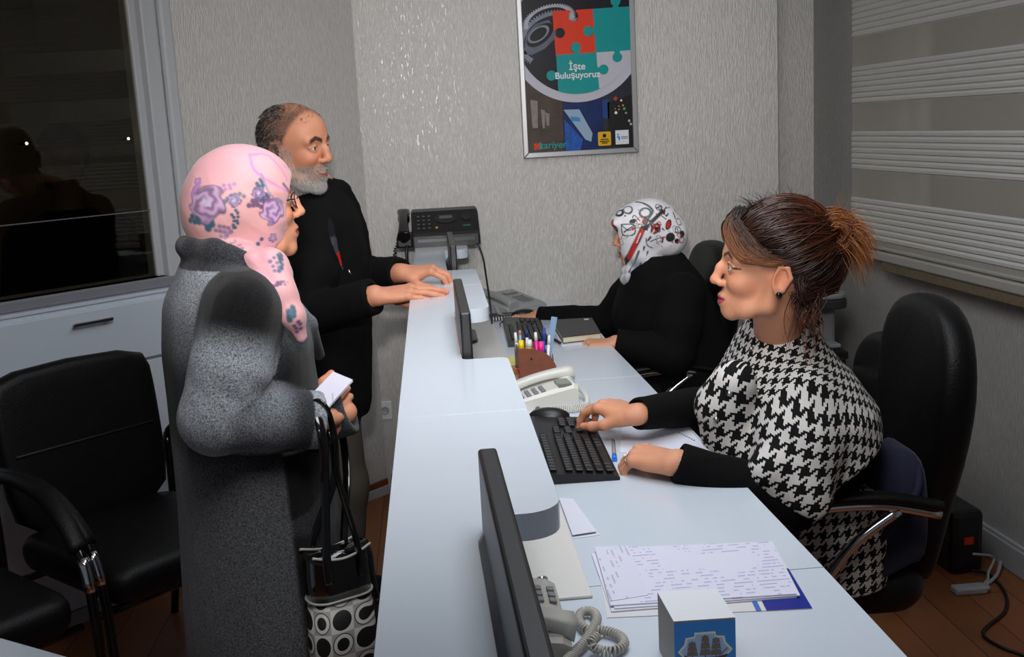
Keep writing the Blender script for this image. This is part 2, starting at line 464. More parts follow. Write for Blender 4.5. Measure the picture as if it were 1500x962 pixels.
XR = lambda y: 1.767-.052*(y-3.49)
AR = math.atan(.052)
MR = Matrix.Translation((1.767, 3.49, 0)) @ Matrix.Rotation(AR, 4, 'Z')            # right wall: y along it, x<0 inside
ALF = math.atan2(.725, .69)
ML = Matrix.Translation((-.31, 4.308, 0)) @ Matrix.Rotation(ALF, 4, 'Z')           # left wall: x along it, y<0 inside
ZC = 2.62
def st(name, b, m): return structure(b.build(name, m))

st('floor', B().box((-4.5, -2.2, -.06), (2.4, 5.2, 0)), M_FLOOR)
st('ceiling', B().box((-4.5, -2.2, ZC), (2.4, 5.2, ZC+.06)), M_CEIL)
st('wall_back', B().box((-.30, 4.42, 0), (1.446, 4.72, ZC)).box((1.446, 4.72, 0), (1.75, 4.84, ZC)), M_WALL)
# left wall with the window opening
S0, S1, ZB, ZT = -3.0, -.83, 1.045, 2.2
b = B()
b.box((S1, 0, 0), (.093, .12, ZC), M=ML); b.box((-3.6, 0, 0), (S0, .12, ZC), M=ML)
b.box((S0, 0, 0), (S1, .12, ZB), M=ML); b.box((S0, 0, ZT), (S1, .12, ZC), M=ML)
st('wall_left', b, M_WALL)
# right wall with the window opening  (local y from -1.1 to .44)
b = B(); RY0, RY1, RZ0, RZ1 = -1.1, .46, .90, 2.15
b.box((0, RY1, 0), (.14, 1.3, ZC), M=MR); b.box((0, -5.6, 0), (.14, RY0, ZC), M=MR)
b.box((0, RY0, 0), (.14, RY1, RZ0), M=MR); b.box((0, RY0, RZ1), (.14, RY1, ZC), M=MR)
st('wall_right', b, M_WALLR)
# skirting
st('baseboard_right', B().box((-.018, -5.5, 0), (0, 1.2, .088), .004, M=MR).box((-.012, -5.5, .088), (0, 1.2, .1), .003, M=MR), M_TRIM)
st('baseboard_left', B().box((-.74, -.016, 0), (.088, 0, .04), .003, M=ML), M_TRIM)
st('trim_1', B().box((-.74, -.012, .04), (.088, 0, .066), .003, M=ML), M_BROWNTRIM)
st('baseboard_back', B().box((-.23, 4.402, 0), (1.44, 4.42, .066), .003), M_BROWNTRIM)
# left window: frame, dark pane, the unlit room behind it
b = B()
b.box((S1-.006, -.012, ZB-.034), (S1+.05, .06, ZT), .006, M=ML)                       # right jamb
b.box((S1-.03, .02, ZB), (S1, .05, ZT), .004, M=ML)
b.box((S1+.052, -.03, ZB-.034), (S1+.10, .0, ZC), .012, M=ML)                         # casing beside it
b.box((S0, .0, ZT-.05), (S1, .06, ZT), .004, M=ML); b.box((S0, .0, ZB), (S0+.05, .06, ZT), .004, M=ML)
w1 = st('window_1', b, M_PVC)
b = B().box((S0, -.016, ZB-.034), (S1+.04, .05, ZB), .005, M=ML)
o = b.build('bottom_rail', M_GREYPVC, w1); o['kind'] = 'structure'
o = B().box((S0+.04, .03, ZB-.005), (S1-.004, .036, ZT-.03), M=ML).build('pane', glass_mat('dark_window_glass', (.62, .60, .54)), w1); o['kind'] = 'structure'
o = B().box((S0+.04, .022, 1.265), (S1-.004, .0295, 1.268), M=ML).build('glass_joint', M_GREYPLASTIC, w1); o['kind'] = 'structure'
b = B()
b.box((-4.4, 1.55, 0), (.5, 1.63, ZC), M=ML); b.box((-.35, .13, 0), (-.28, 1.55, ZC), M=ML)
st('wall_next_room', b, M_DARKROOM)
# right window behind the blind
b = B()
for (a0, a1, z0, z1) in ((RY0, RY1, RZ0, RZ0+.05), (RY0, RY1, RZ1-.05, RZ1), (RY0, RY0+.05, RZ0, RZ1), (RY1-.05, RY1, RZ0, RZ1), (-.30, -.25, RZ0, RZ1)):
    b.box((.06, a0, z0), (.11, a1, z1), .004, M=MR)
w2 = st('window_2', b, M_PVC)
o = B().box((.08, RY0, RZ0), (.086, RY1, RZ1), M=MR).build('pane', glass_mat('window_glass', (.92, .94, .93)), w2); o['kind'] = 'structure'
st('trim_2', B().box((-.055, RY0, .868), (.05, .47, .906), .004, M=MR), P('brown_stone_sill', (120, 106, 84), .5, vary=(60, .5)))
# neighbouring house seen through the sheer bands
nb = thing('house', 'blurred beige house wall seen through the sheer bands of the blind', 'building', (5.2, 6.0, -2))
m_house = P('beige_render', (196, 180, 158), .9, vary=(2.5, .35))
B().box((-.1, -6, 0), (1, 3, 3.4)).build('wall', m_house, nb)
B().box((-.16, -6, 3.4), (1, 3, 3.52)).build('cornice', M_TRIM, nb)
for k in range(4): B().box((-.14, -5+k*1.9, 3.9-1.9), (-.09, -4+k*1.9, 5.1-1.9), .01).build('window', P('house_window', (70, 72, 76), .2), nb)
B().box((-.1, -6, 3.52), (1, 3, 6)).build('upper_wall', P('pale_render', (205, 202, 192), .9, vary=(2, .2)), nb)

# ---- zebra blind on the right window
bl = thing('roller_blind', 'pale grey zebra roller blind with sheer stripes at the right window', 'blind', (1.74, 3.6, .9))
M_BLIND = P('blind_cloth', (212, 210, 204), .75, bump=(500, .15)); M_SHEER = sheer_mat()
iv = Matrix.Translation((-1.74, -3.6, -.9))
y0, y1 = -1.25, .735
edges = [(2.25, 2.005), (1.895, 1.742), (1.634, 1.492), (1.388, 1.238), (1.132, .975)]
prev = None
for (zt, zb) in edges:
    n = 7; zt2 = min(zt, 2.25); b = B(); hgt = (zt2-zb)/n
    pts = []
    for i in range(n):
        za = zt2-i*hgt
        pts += [(-.050, za), (-.0545, za-hgt*.30), (-.0535, za-hgt*.75), (-.048, za-hgt*.97)]
    pts.append((-.050, zb))
    prof = pts + [(p[0]+.0025, p[1]) for p in pts[::-1]]
    R0 = [MR @ Vector((p[0], y0, p[1])) for p in prof]; R1 = [MR @ Vector((p[0], y1, p[1])) for p in prof]
    bb = B(); bb.loft([[iv @ p for p in R0], [iv @ p for p in R1]], smooth=False); bb.build('opaque_band', M_BLIND, bl)
    if prev is not None:
        B().box((-.051, y0+.002, zt), (-.0497, y1-.002, prev), M=iv @ MR).build('sheer_band', M_SHEER, bl)
    prev = zb
B().box((-.0505, y0+.002, .955), (-.0495, y1-.002, .976), M=iv @ MR).build('sheer_band', M_SHEER, bl)
b = B().box((-.062, y0, .905), (-.038, y1, .94), .006, M=iv @ MR).box((-.056, y0, .945), (-.044, y1, .958), .004, M=iv @ MR)
b.build('bottom_rail', P('blind_rail', (178, 174, 166), .4), bl)
B().cyl(iv @ MR @ Vector((-.05, y0, 2.27)), iv @ MR @ Vector((-.05, y1, 2.27)), .03, n=20).build('roller', M_BLIND, bl)

# ---- light: fluorescent ceiling panels
m_diff = P('lamp_diffuser', (235, 242, 255), .5, emit=1.2)
for k, (lx, ly) in enumerate(((.45, 2.0), (.45, 3.4), (-1.0, 1.2))):
    lt = thing('ceiling_light', 'square ceiling light panel above the %s' % ('middle of the desks', 'far end of the desks', 'waiting chairs')[k], 'light', (lx, ly, ZC))
    B().box((-.3, -.3, -.03), (.3, -.27, 0)).box((-.3, .27, -.03), (.3, .3, 0)).box((-.3, -.27, -.03), (-.27, .27, 0)).box((.27, -.27, -.03), (.3, .27, 0)).build('frame', M_TRIM, lt)
    B().box((-.27, -.27, -.016), (.27, .27, -.008)).build('diffuser', m_diff, lt)

def area(name, loc, tgt, size, power, color, sy=None, spread=180):
    l = bpy.data.lights.new(name, 'AREA'); l.energy = power; l.color = color; l.size = size
    if sy: l.shape = 'RECTANGLE'; l.size_y = sy
    l.spread = math.radians(spread)
    o = bpy.data.objects.new(name, l); COL.objects.link(o); o.location = loc
    o.rotation_euler = (Vector(tgt)-Vector(loc)).to_track_quat('-Z', 'Y').to_euler(); return o
area('ceiling_panel_glow', (.35, 2.2, 2.58), (.35, 2.2, 0), .7, 11, (.86, .93, 1.0), 1.9, 125)
area('bounced_flash', (.05, 1.15, 2.56), (.05, 3.6, .9), 1.0, 21, (1.0, .98, .96), None, 130)
area('daylight_outside', (3.2, 4.2, 3.2), (5.2, 4.6, 1.0), 2.0, 160, (.95, .97, 1.0))
area('next_room_fill', tuple(ML @ Vector((-1.2, 1.0, 2.5))), tuple(ML @ Vector((-1.2, 1.3, 0))), .3, .5, (1.0, .9, .75))  # unseen fill light added to brighten the room behind the dark window
fl = bpy.data.lights.new('camera_flash', 'SPOT'); fl.energy = 185; fl.color = (1.0, .98, .96); fl.spot_size = math.radians(46); fl.spot_blend = 1.0; fl.shadow_soft_size = .04
fo = bpy.data.objects.new('camera_flash', fl); COL.objects.link(fo); fo.location = (-.03, .05, 1.72)
fo.rotation_euler = (Vector((.33, 4.4, 1.42))-fo.location).to_track_quat('-Z', 'Y').to_euler()
wd = bpy.data.worlds.new('world'); SC.world = wd; wd.use_nodes = True
wd.node_tree.nodes['Background'].inputs[0].default_value = (.75, .87, 1.0, 1); wd.node_tree.nodes['Background'].inputs[1].default_value = .12
vs = SC.view_settings; vs.view_transform = 'Standard'; vs.look = 'None'; vs.exposure = 0; vs.gamma = 1; vs.use_curve_mapping = False
# ------------------------------------------------------------------ reception counter: three units
ZCT, ZD = 1.04, .76
def counter_unit(y0, y1, notch, label):
    t = thing('reception_counter', label, 'counter', (0, y0, 0), 0)
    xl, xr, xn, r = -.07+.0034*(y0-1.5), .134+.0012*(y0-1.5), .046, .045
    L_ = y1-y0-.002; dx = .0036*L_
    n0, n1 = notch[0]-y0, notch[1]-y0
    pts = [(xl, 0), (xr, 0)] + arc(xr-.02, n0-.02, .02, 0, 90, 4) + arc(xn+.012, n0+.012, .012, 270, 180, 3)
    pts += arc(xn+.012, n1-.012, .012, 180, 90, 3) + [(xr-.05, n1)] + arc(xr-r, n1+r, r, 270, 360, 8) + [(xr+.002, L_), (xl+dx, L_)]
    B().prism(pts, ZCT-.034, ZCT, .0006).build('worktop', M_WHITE, t)
    B().box((xl+.03, 0, 0), (xl+.05, L_, ZCT-.034), .002).build('front_panel', M_WHITE, t)
    B().box((xl+.05, .0, 0), (-.002, .018, ZCT-.034), .002).build('side_panel', M_WHITE, t); B().box((xl+.05, L_-.018, 0), (-.002, L_, ZCT-.034), .002).build('side_panel', M_WHITE, t)
    return t
counter_unit(.35, 1.655, (.60, 1.19), 'near unit of the white reception counter, nearest monitor in its notch')
counter_unit(1.655, 3.07, (2.06, 2.64), 'middle unit of the white reception counter with the middle monitor in its notch')
counter_unit(3.07, 4.41, (3.42, 4.0), 'far unit of the white reception counter, carrying the black fax machine')

def desk(pts, label, cover=None, lock=None):
    y0 = pts[0][1]; t = thing('desk', label, 'desk', (0, y0, 0))
    q = [(x, y-y0) for x, y in pts]
    B().prism(q, ZD-.025, ZD, .0007).build('desktop', M_WHITE, t)
    ys = [p[1] for p in q]
    B().box((.02, min(ys)+.03, 0), (.5, min(ys)+.05, ZD-.025), .002).build('side_panel', M_WHITE, t)
    B().box((.0, min(ys)+.05, .25), (.018, max(ys)-.03, ZD-.025), .002).build('modesty_panel', M_WHITE, t)
    if cover:
        c = B().box((.0, cover[0]-y0, ZD+.0005), (.212, cover[1]-y0, ZD+.0055), .0015).build('cable_cover', P('cream_panel', (216, 213, 208), .4), t)
        if lock:
            B().lathe([(.009, 0), (.009, .002), (.0075, .003), (.0045, .003), (.004, .0012), (.0001, .0012)], (lock[0], lock[1]-y0, ZD+.0055), 20).build('lock', M_STEEL, c)
    return t
desk([(.0, .40), (.600, .40), (.592, 1.597), (.0, 1.597)], 'white desk top nearest the camera holding the gift box')
desk([(.0, 1.6), (.592, 1.6), (.572, 2.985), (.0, 2.985)], 'white desk in the middle, under the keyboard and hands of the woman in houndstooth', (1.554, 2.98), (.142, 1.628))
desk([(.0, 2.988), (.572, 2.988), (.545, 4.40), (.0, 4.40)], 'white desk at the back wall where the woman in black works', (2.99, 4.33))

# ------------------------------------------------------------------ monitors seen edge on
def monitor(y0, y1, ztop, x, label, rz=0):
    w = y1-y0; t = thing('monitor', label, 'monitor', (x, (y0+y1)/2, ZD+.0056), rz, 'monitors along the counter')
    z1 = ztop-ZD-.0056; z0 = z1-.31
    B().box((-.009, -w/2, z0), (.012, w/2, z1), .004, seg=3).build('bezel', M_BLACKPLASTIC, t)
    B().box((.0122, -w/2+.018, z0+.018), (.0128, w/2-.018, z1-.018)).build('screen', P('dark_screen', (20, 24, 30), .1), t)
    b = B(); sec = []
    for (xx, f, g) in ((-.009, 1, .8), (-.016, .95, .72), (-.023, .86, .6)):
        sec.append([(xx, yy*f, z0+.05+(zz-.5)*g*.2+.095) for yy, zz in rrect(-w/2+.02, 0, w/2-.02, 1, .02)])
    b.loft(sec, smooth=False); b.build('back_housing', M_BLACKGLOSS, t)
    B().box((-.03, -.035, .012), (-.01, .035, z0+.06), .005).build('stand_neck', M_BLACKPLASTIC, t)
    B().prism(rrect(-.075, -.12, .07, .12, .04), 0, .012, .004).build('stand_base', M_BLACKGLOSS, t)
    return t
monitor(.64, 1.15, 1.134, .049, 'black monitor in the nearest notch, big dark slab in the foreground', .015)
monitor(2.085, 2.575, 1.128, .056, 'black monitor in the middle notch, seen edge on between the two telephones')
monitor(3.46, 3.93, 1.115, .068, 'small looking black monitor just in front of the fax machine')

# ------------------------------------------------------------------ keyboards
M_KEY = P('key_cap', (22, 22, 24), .45); M_KBD = P('keyboard_shell', (14, 14, 16), .35)
def keyboard(loc, rz, label, L_=.445, W_=.15):
    t = thing('keyboard', label, 'keyboard', loc, rz, None)
    # local: x = along the keys (left to right for the typist), y = away from the typist
    prof = [(-W_/2, 0), (W_/2, 0), (W_/2, .02), (W_/2-.012, .0225), (-W_/2+.012, .011), (-W_/2, .006)]
    b = B(); b.loft([[(-L_/2, p[0], p[1]) for p in prof], [(L_/2, p[0], p[1]) for p in prof]], smooth=False); b.build('shell', M_KBD, t)
    zf = lambda y: .0112+(y+W_/2)*.085
    key = None; p = .0178
    def put(x, y, w=1.0):
        nonlocal key
        if key is None:
            k = B().prism(rrect(-.0079, -.0079, .0079, .0079, .002, 2), 0, .0055, .0016, seg=1).build('key', M_KEY, t); key = k
        else:
            k = key.copy(); COL.objects.link(k); k.parent = t
        k.location = (x, y, zf(y)); k.rotation_euler = (math.atan(.085), 0, 0); k.scale = ((w*p-.002)/.0158, 1, 1)
    x0 = -L_/2+.016
    rows = [[1.25, 1.25, 1.25, 6.2, 1.25, 1.25, 2.8], [2.2]+[1]*10+[3.1], [1.7]+[1]*11+[2.6], [1.4]+[1]*12+[1.9], [1]*13+[2.3], [1.17]*13]
    for r, row in enumerate(rows):
        y = -W_/2+.017+r*(W_-.05)/5+(.012 if r == 5 else 0); x = x0
        for w in row:
            if x+w*p > x0+.272: w = max(.8, (x0+.272-x)/p)
            put(x+w*p/2, y, w); x += w*p
    for c in range(3):
        for r in range(4): put(x0+.290+c*p*.98, -W_/2+.017+r*(W_-.05)/5*1.3, .95) if not (c != 1 and r == 1) else None
    for c in range(4):
        for r in range(4): put(x0+.352+c*p, -W_/2+.017+r*(W_-.05)/5)
    return t
keyboard((.280, 2.325, ZD), PI/2-.025, 'black keyboard under the typing hand of the woman in houndstooth', .455, .155)
keyboard((.310, 3.74, ZD), PI/2-.03, 'black keyboard beside the spiral phone cord in front of the woman in black', .46, .14)
t = thing('mouse', 'black mouse behind the nearer keyboard, beside the white phone cord', 'mouse', (.262, 2.578, ZD), 1.3)
B().ball((0, 0, .012), (.032, .052, .022), 24).build('body', M_BLACKPLASTIC, t)
B().cyl((-.004, .028, .031), (.004, .028, .031), .006, n=12).build('scroll_wheel', M_GREYPLASTIC, t)

# ------------------------------------------------------------------ telephones
def handset(b, L_=.2, w=.021, bow=.012):
    """handset along x, ear cups down; local origin at the middle, z up"""
    pts = [(-L_/2+i*L_/12, 0, bow*(1-((i-6)/6)**2)+.03) for i in range(13)]
    secs = []
    for i, p in enumerate(pts):
        e = abs(i-6)/6; hw = w*(.8+.35*e**2); th = .011+.006*e**3
        ring = [(p[0], hw*math.copysign(abs(math.cos(a))**.6, math.cos(a)), p[2]+th*math.copysign(abs(math.sin(a))**.6, math.sin(a))) for a in [2*PI*k/16 for k in range(16)]]
        secs.append(ring)
    b.loft(secs)
    for sx in (-1, 1):
        b.lathe([(.001, -.004), (.020, -.004), (.0235, .004), (.0225, .022), (.001, .024)], (sx*(L_/2-.024), 0, .004), 20)
    return b
def phone_base(w, d, h0, h1):
    prof = [(-d/2, 0), (d/2, 0), (d/2, h1-.006), (d/2-.01, h1), (-d/2+.012, h0), (-d/2, h0-.008)]
    b = B(); secs = []
    for (x, k) in ((-w/2, .8), (-w/2+.008, 1), (w/2-.008, 1), (w/2, .8)): secs.append([(x, p[0], p[1]*k) for p in prof])
    return b.loft(secs, smooth=False)
M_PHW = P('white_phone_plastic', (205, 204, 198), .38); M_PHG = P('grey_phone_plastic', (150, 153, 152), .42); M_PHB = P('beige_phone_plastic', (176, 172, 164), .42)
M_BTN = P('phone_button', (120, 122, 124), .5)
def telephone(loc, rz, label, m, cordpts, w=.18, d=.2, kx=.035, turns=60, R=.0055, ky=-.06, rw=.0016):
    t = thing('telephone', label, 'telephone', loc, rz)
    h0, h1 = .028, .062
    phone_base(w, d, h0, h1).build('base', m, t)
    zf = lambda y: h0+(y+d/2-.012)/(d-.022)*(h1-h0)
    bt = None
    for r in range(4):
        for c in range(3):
            x, y = kx-.02+c*.02, ky+r*.019
            if bt is None: bt = B().box((-.007, -.0055, 0), (.007, .0055, .005), .0015).build('button', M_BTN, t); k = bt
            else: k = bt.copy(); COL.objects.link(k); k.parent = t
            k.location = (x, y, zf(y)); k.rotation_euler = (math.atan((h1-h0)/(d-.022)), 0, 0)
    B().box((kx-.03, .035, zf(.035)-.001), (kx+.03, .07, zf(.07)+.001), .001).build('display', P('lcd_grey', (110, 116, 108), .25), t)
    hm = Matrix.Translation((-w/2+.032, 0, .020)) @ Matrix.Rotation(PI/2, 4, 'Z') @ Matrix.Rotation(-math.atan((h1-h0)/(d-.02)), 4, 'Y')
    hb = B(); handset(hb, .205)
    for v in hb.bm.verts: v.co = hm @ v.co
    hb.build('handset', m, t)
    iv = (Matrix.Translation(loc) @ Matrix.Rotation(rz, 4, 'Z')).inverted()
    path = [iv @ Vector(p) for p in spline(cordpts, 10)]
    B().tube(coil(path, R, .0014, turns, 10), rw, 6).build('coiled_cord', m, t)
    return t
# white phone: handset lies along x, in front of the pen organiser
telephone((.262, 2.755, ZD), -PI/2+.10, 'white telephone with handset across it, in front of the brown pen organiser', M_PHW,
          [(.362, 2.79, .795), (.378, 2.74, .775), (.368, 2.685, .7675), (.33, 2.668, .7675), (.27, 2.672, .7675), (.235, 2.655, .7675), (.27, 2.635, .7675), (.33, 2.640, .7675), (.372, 2.655, .7675)], .13, .17, .03, 82, .0056)
telephone((.30, 4.27, ZD), .62, 'light grey telephone at the back wall behind the far keyboard', M_PHG,
          [(.235, 4.16, .79), (.25, 4.09, .77), (.30, 4.085, .768), (.36, 4.10, .768), (.40, 4.13, .768), (.44, 4.17, .768)], .2, .21, .04, 45)
telephone((.055, 1.465, ZD+.0058), PI/2, 'beige telephone half hidden behind the nearest monitor, grey coiled cord beside it', M_PHB,
          [tuple(at_z(px_, py_, z_)) for px_, py_, z_ in ((812, 985, .775), (835, 962, .771), (860, 935, .772), (874, 908, .775), (868, 896, .771), (853, 896, .770), (848, 908, .770), (860, 922, .770), (888, 924, .770), (909, 932, .770), (914, 944, .770), (900, 953, .770), (878, 952, .770), (866, 942, .781), (876, 930, .784))], .21, .2, .035, 88, .0056, -.088, .0019)
# ------------------------------------------------------------------ fax machine on the far end of the counter
fx = thing('fax_machine', 'black fax machine with a corded handset on the far end of the counter', 'fax machine', (.045, 4.26, ZCT))
M_FAX = P('fax_shell', (24, 24, 25), .4); M_FAXD = P('fax_panel', (34, 34, 36), .45)
prof = [(-.115, 0), (.13, 0), (.135, .10), (.06, .135), (.0, .128), (-.095, .052), (-.115, .042)]
b = B(); b.loft([[(x, p[0]*k2, p[1]*k) for p in prof] for x, k, k2 in ((-.115, .94, .98), (-.108, 1, 1), (.137, 1, 1), (.145, .94, .98))], smooth=False)
b.build('body', M_FAX, fx)
sl = math.atan2(.076, .095); MF = Matrix.Translation((0, -.095, .052)) @ Matrix.Rotation(sl, 4, 'X')
k0 = None
for r in range(4):
    for c in range(3):
        if k0 is None: k0 = B().ball((0, 0, 0), (.0066, .0052, .003), 10).build('key', P('fax_key', (70, 72, 74), .4), fx); k = k0
        else: k = k0.copy(); COL.objects.link(k); k.parent = fx
        p = MF @ Vector((-.088+c*.021, .026+r*.022, .002)); k.location = p; k.rotation_euler = (sl, 0, 0)
B().prism([(x*1.0, y) for x, y in [(.018+.042*math.cos(a), .076+.026*math.sin(a)) for a in [2*PI*i/28 for i in range(28)]]], .0005, .003, .001, M=MF).build('control_oval', M_FAXD, fx)
B().box((-.006, .074, .003), (.044, .090, .004), .0005, M=MF).build('display', P('fax_lcd', (92, 94, 90), .3), fx)
B().prism([(.098+.02*math.cos(a), .078+.018*math.sin(a)) for a in [2*PI*i/20 for i in range(20)]], .0005, .004, .001, M=MF).build('round_button', M_FAXD, fx)
B().prism([(-.018+.0055*math.cos(a), .026+.0055*math.sin(a)) for a in [2*PI*i/14 for i in range(14)]], .0005, .003, M=MF).build('yellow_button', P('amber_button', (190, 150, 60), .4), fx)
B().box((.082, .026, .0005), (.112, .036, .002), .0005, M=MF).build('green_label', P('green_label', (30, 90, 78), .4), fx)
B().box((-.095, -.1185, .018), (.125, -.1145, .032), .001).build('paper_slot', P('slot_grey', (66, 68, 72), .3), fx)
B().box((-.175, -.10, 0), (-.112, .10, .045), .008).build('cradle', M_FAX, fx)
hb = B(); handset(hb, .21, .022)
hm = Matrix.Translation((-.145, -.005, .056)) @ Matrix.Rotation(PI/2, 4, 'Z') @ Matrix.Rotation(-.38, 4, 'Y')
for v in hb.bm.verts: v.co = hm @ v.co
hb.build('handset', M_BLACKGLOSS, fx)
cp = spline([(-.17, -.108, .02), (-.185, -.112, -.02), (-.178, -.112, -.10), (-.188, -.11, -.2)], 8)
B().tube(coil(cp, .006, .0015, 24, 8), .0022, 5).build('coiled_cord', M_BLACKPLASTIC, fx)
B().tube(spline([(-.135, -.10, .01), (-.14, -.112, -.02), (-.138, -.112, -.12), (-.13, -.11, -.25)], 8), .006, 8).build('power_cord', M_BLACKPLASTIC, fx)
B().tube(spline([(.12, -.10, .006), (.135, -.12, -.004), (.15, -.13, -.05), (.155, -.2, -.12), (.158, -.30, -.2), (.16, -.33, -.272)], 10), .0035, 6).build('data_cable', M_BLACKPLASTIC, fx)

# ------------------------------------------------------------------ pen organiser and what stands in it
M_BRWOOD = P('brown_wood', (112, 58, 34), .45, vary=(40, .35), bump=(60, .1, (1, 1, 8)))
og = thing('pen_organiser', 'brown wooden pen organiser with a curved side, behind the white telephone', 'pen organiser', (.228, 3.045, ZD))
side = [(0, 0), (.112, 0), (.112, .012)] + [(.112*math.cos(a)**.8 if math.cos(a) > 0 else 0, .012+.078*math.sin(a)) for a in [i/9*PI/2 for i in range(1, 10)]] + [(0, .09)]
MS = Matrix.Rotation(PI/2, 4, 'X')
B().prism(side, -.006, 0, .001, M=MS).build('front_side', M_BRWOOD, og)
B().prism(side, -.126, -.12, .001, M=MS).build('rear_side', M_BRWOOD, og)
B().box((0, .006, 0), (.112, .12, .005)).build('bottom', M_BRWOOD, og)
for x, h in ((0, .09), (.045, .084), (.078, .066)): B().box((x, .006, .005), (x+.004, .12, h)).build('divider', M_BRWOOD, og)
for x, z in ((.038, .058), (.092, .022)): B().cyl((x, -.0015, z), (x, .0005, z), .0035, n=12).build('screw', M_BLACKPLASTIC, og)
def pen(name, label, x, y, L_, r, m, mc, lean=(0, 0), cap=.3, group=None, tipm=None):
    t = thing(name, label, 'pen' if 'pen' in name else ('pencil' if name == 'pencil' else 'highlighter'), (x, y, ZD+.0055), 0, group)
    M = Matrix.Rotation(lean[0], 4, 'Y') @ Matrix.Rotation(lean[1], 4, 'X')
    B().cyl(M @ Vector((0, 0, 0)), M @ Vector((0, 0, L_*(1-cap))), r, n=12).build('barrel', m, t)
    B().cyl(M @ Vector((0, 0, L_*(1-cap))), M @ Vector((0, 0, L_)), r*1.12, r*.85, n=12).build('cap', mc, t)
    return t
M_YEL = P('highlighter_yellow', (236, 214, 20), .4); M_PINK = P('highlighter_pink', (240, 40, 150), .4); M_BLUEP = P('pen_blue', (40, 70, 160), .4)
M_WPL = P('white_plastic', (225, 226, 228), .35); M_CLEAR = P('pale_blue_plastic', (130, 160, 190), .25); M_DKBL = P('dark_blue_plastic', (30, 40, 110), .4); M_SAL = P('salmon_eraser', (205, 130, 120), .6)
yb = 3.10
pen('highlighter', 'yellow highlighter, left of the two in the pen organiser', .243, yb, .098, .0085, M_YEL, M_YEL, (0, 0), .3)
pen('highlighter', 'yellow highlighter, right of the two, white cap end, in the pen organiser', .263, yb, .098, .0085, M_YEL, M_WPL, (.05, 0), .22)
pen('highlighter', 'pink highlighter standing in the brown pen organiser', .296, yb-.01, .092, .009, M_PINK, M_PINK, (.05, 0), .35)
pen('ballpoint_pen', 'white pen at the left end of the pen organiser', .236, yb+.02, .118, .0045, M_WPL, M_WPL, (-.06, 0), .25)
pen('pencil', 'pencil with salmon eraser behind the yellow highlighters', .246, yb+.03, .122, .004, M_CLEAR, M_SAL, (-.02, 0), .1)
pen('ballpoint_pen', 'dark blue topped pen behind the right yellow highlighter', .262, yb+.03, .122, .0045, M_WPL, M_DKBL, (.02, 0), .18)
pen('ballpoint_pen', 'white topped pen behind the pink highlighter', .291, yb+.02, .115, .0048, M_PINK, M_WPL, (-.02, 0), .22)
pen('ballpoint_pen', 'blue capped pen between the pink highlighter and the tall ruler', .306, yb+.03, .125, .005, M_BLUEP, M_BLUEP, (.08, 0), .3)
pen('ballpoint_pen', 'white pen leaning right of the pink highlighter', .316, yb-.0, .108, .0045, M_WPL, M_WPL, (.10, 0), .25)
t = thing('ruler', 'pale blue plastic ruler sticking up from the pen organiser', 'ruler', (.316, yb+.03, ZD+.006), 0)
B().box((-.009, -.001, 0), (.009, .001, .158), .0005, M=Matrix.Rotation(.2, 4, 'Y')).build('blade', M_CLEAR, t)
B().box((-.009, -.0014, .14), (.009, .0014, .158), .0005, M=Matrix.Rotation(.2, 4, 'Y')).build('end_tab', M_CLEAR, t)
for i in range(6):
    o = B().box((0, 0, 0), (.0016, .05, .058-.003*i), .0004, M=Matrix.Translation((.318+i*.004, yb+.01, ZD+.006))).build('paper_slip', M_WPL if i % 2 else M_CLEAR, None)
    tag(o, 'paper slip filed upright in the right end of the pen organiser', 'paper', 'slips filed in the pen organiser')
o = B().box((.205, 3.18, ZD+.0056), (.235, 3.30, ZD+.016), .001).build('sticky_notes', P('sticky_yellow', (222, 206, 130), .7)); tag(o, 'pale yellow sticky note pad left of the pen organiser', 'notepad')
o = B().box((.200, 3.03, ZD+.0056), (.226, 3.16, ZD+.018), .001).build('note_box', P('kraft_paper', (176, 150, 116), .7)); tag(o, 'tan paper note block beside the pen organiser', 'notepad')
kr = thing('key_ring', 'small brass key with a red ring hanging beside the pen organiser', 'keys', (.218, 3.02, ZD+.026))
B().tube([(.012*math.cos(a), 0, .012*math.sin(a)) for a in [2*PI*i/18 for i in range(18)]], .002, 6, closed=True).build('ring', P('red_plastic', (170, 30, 30), .4), kr)
B().prism([(-.02, -.002), (-.006, -.002), (-.006, -.007), (.006, -.007), (.006, .007), (-.006, .007), (-.006, .002), (-.02, .002)], -.001, .001, M=Matrix.Rotation(PI/2, 4, 'X')).build('key', P('brass', (150, 120, 60), .3, 1), kr)

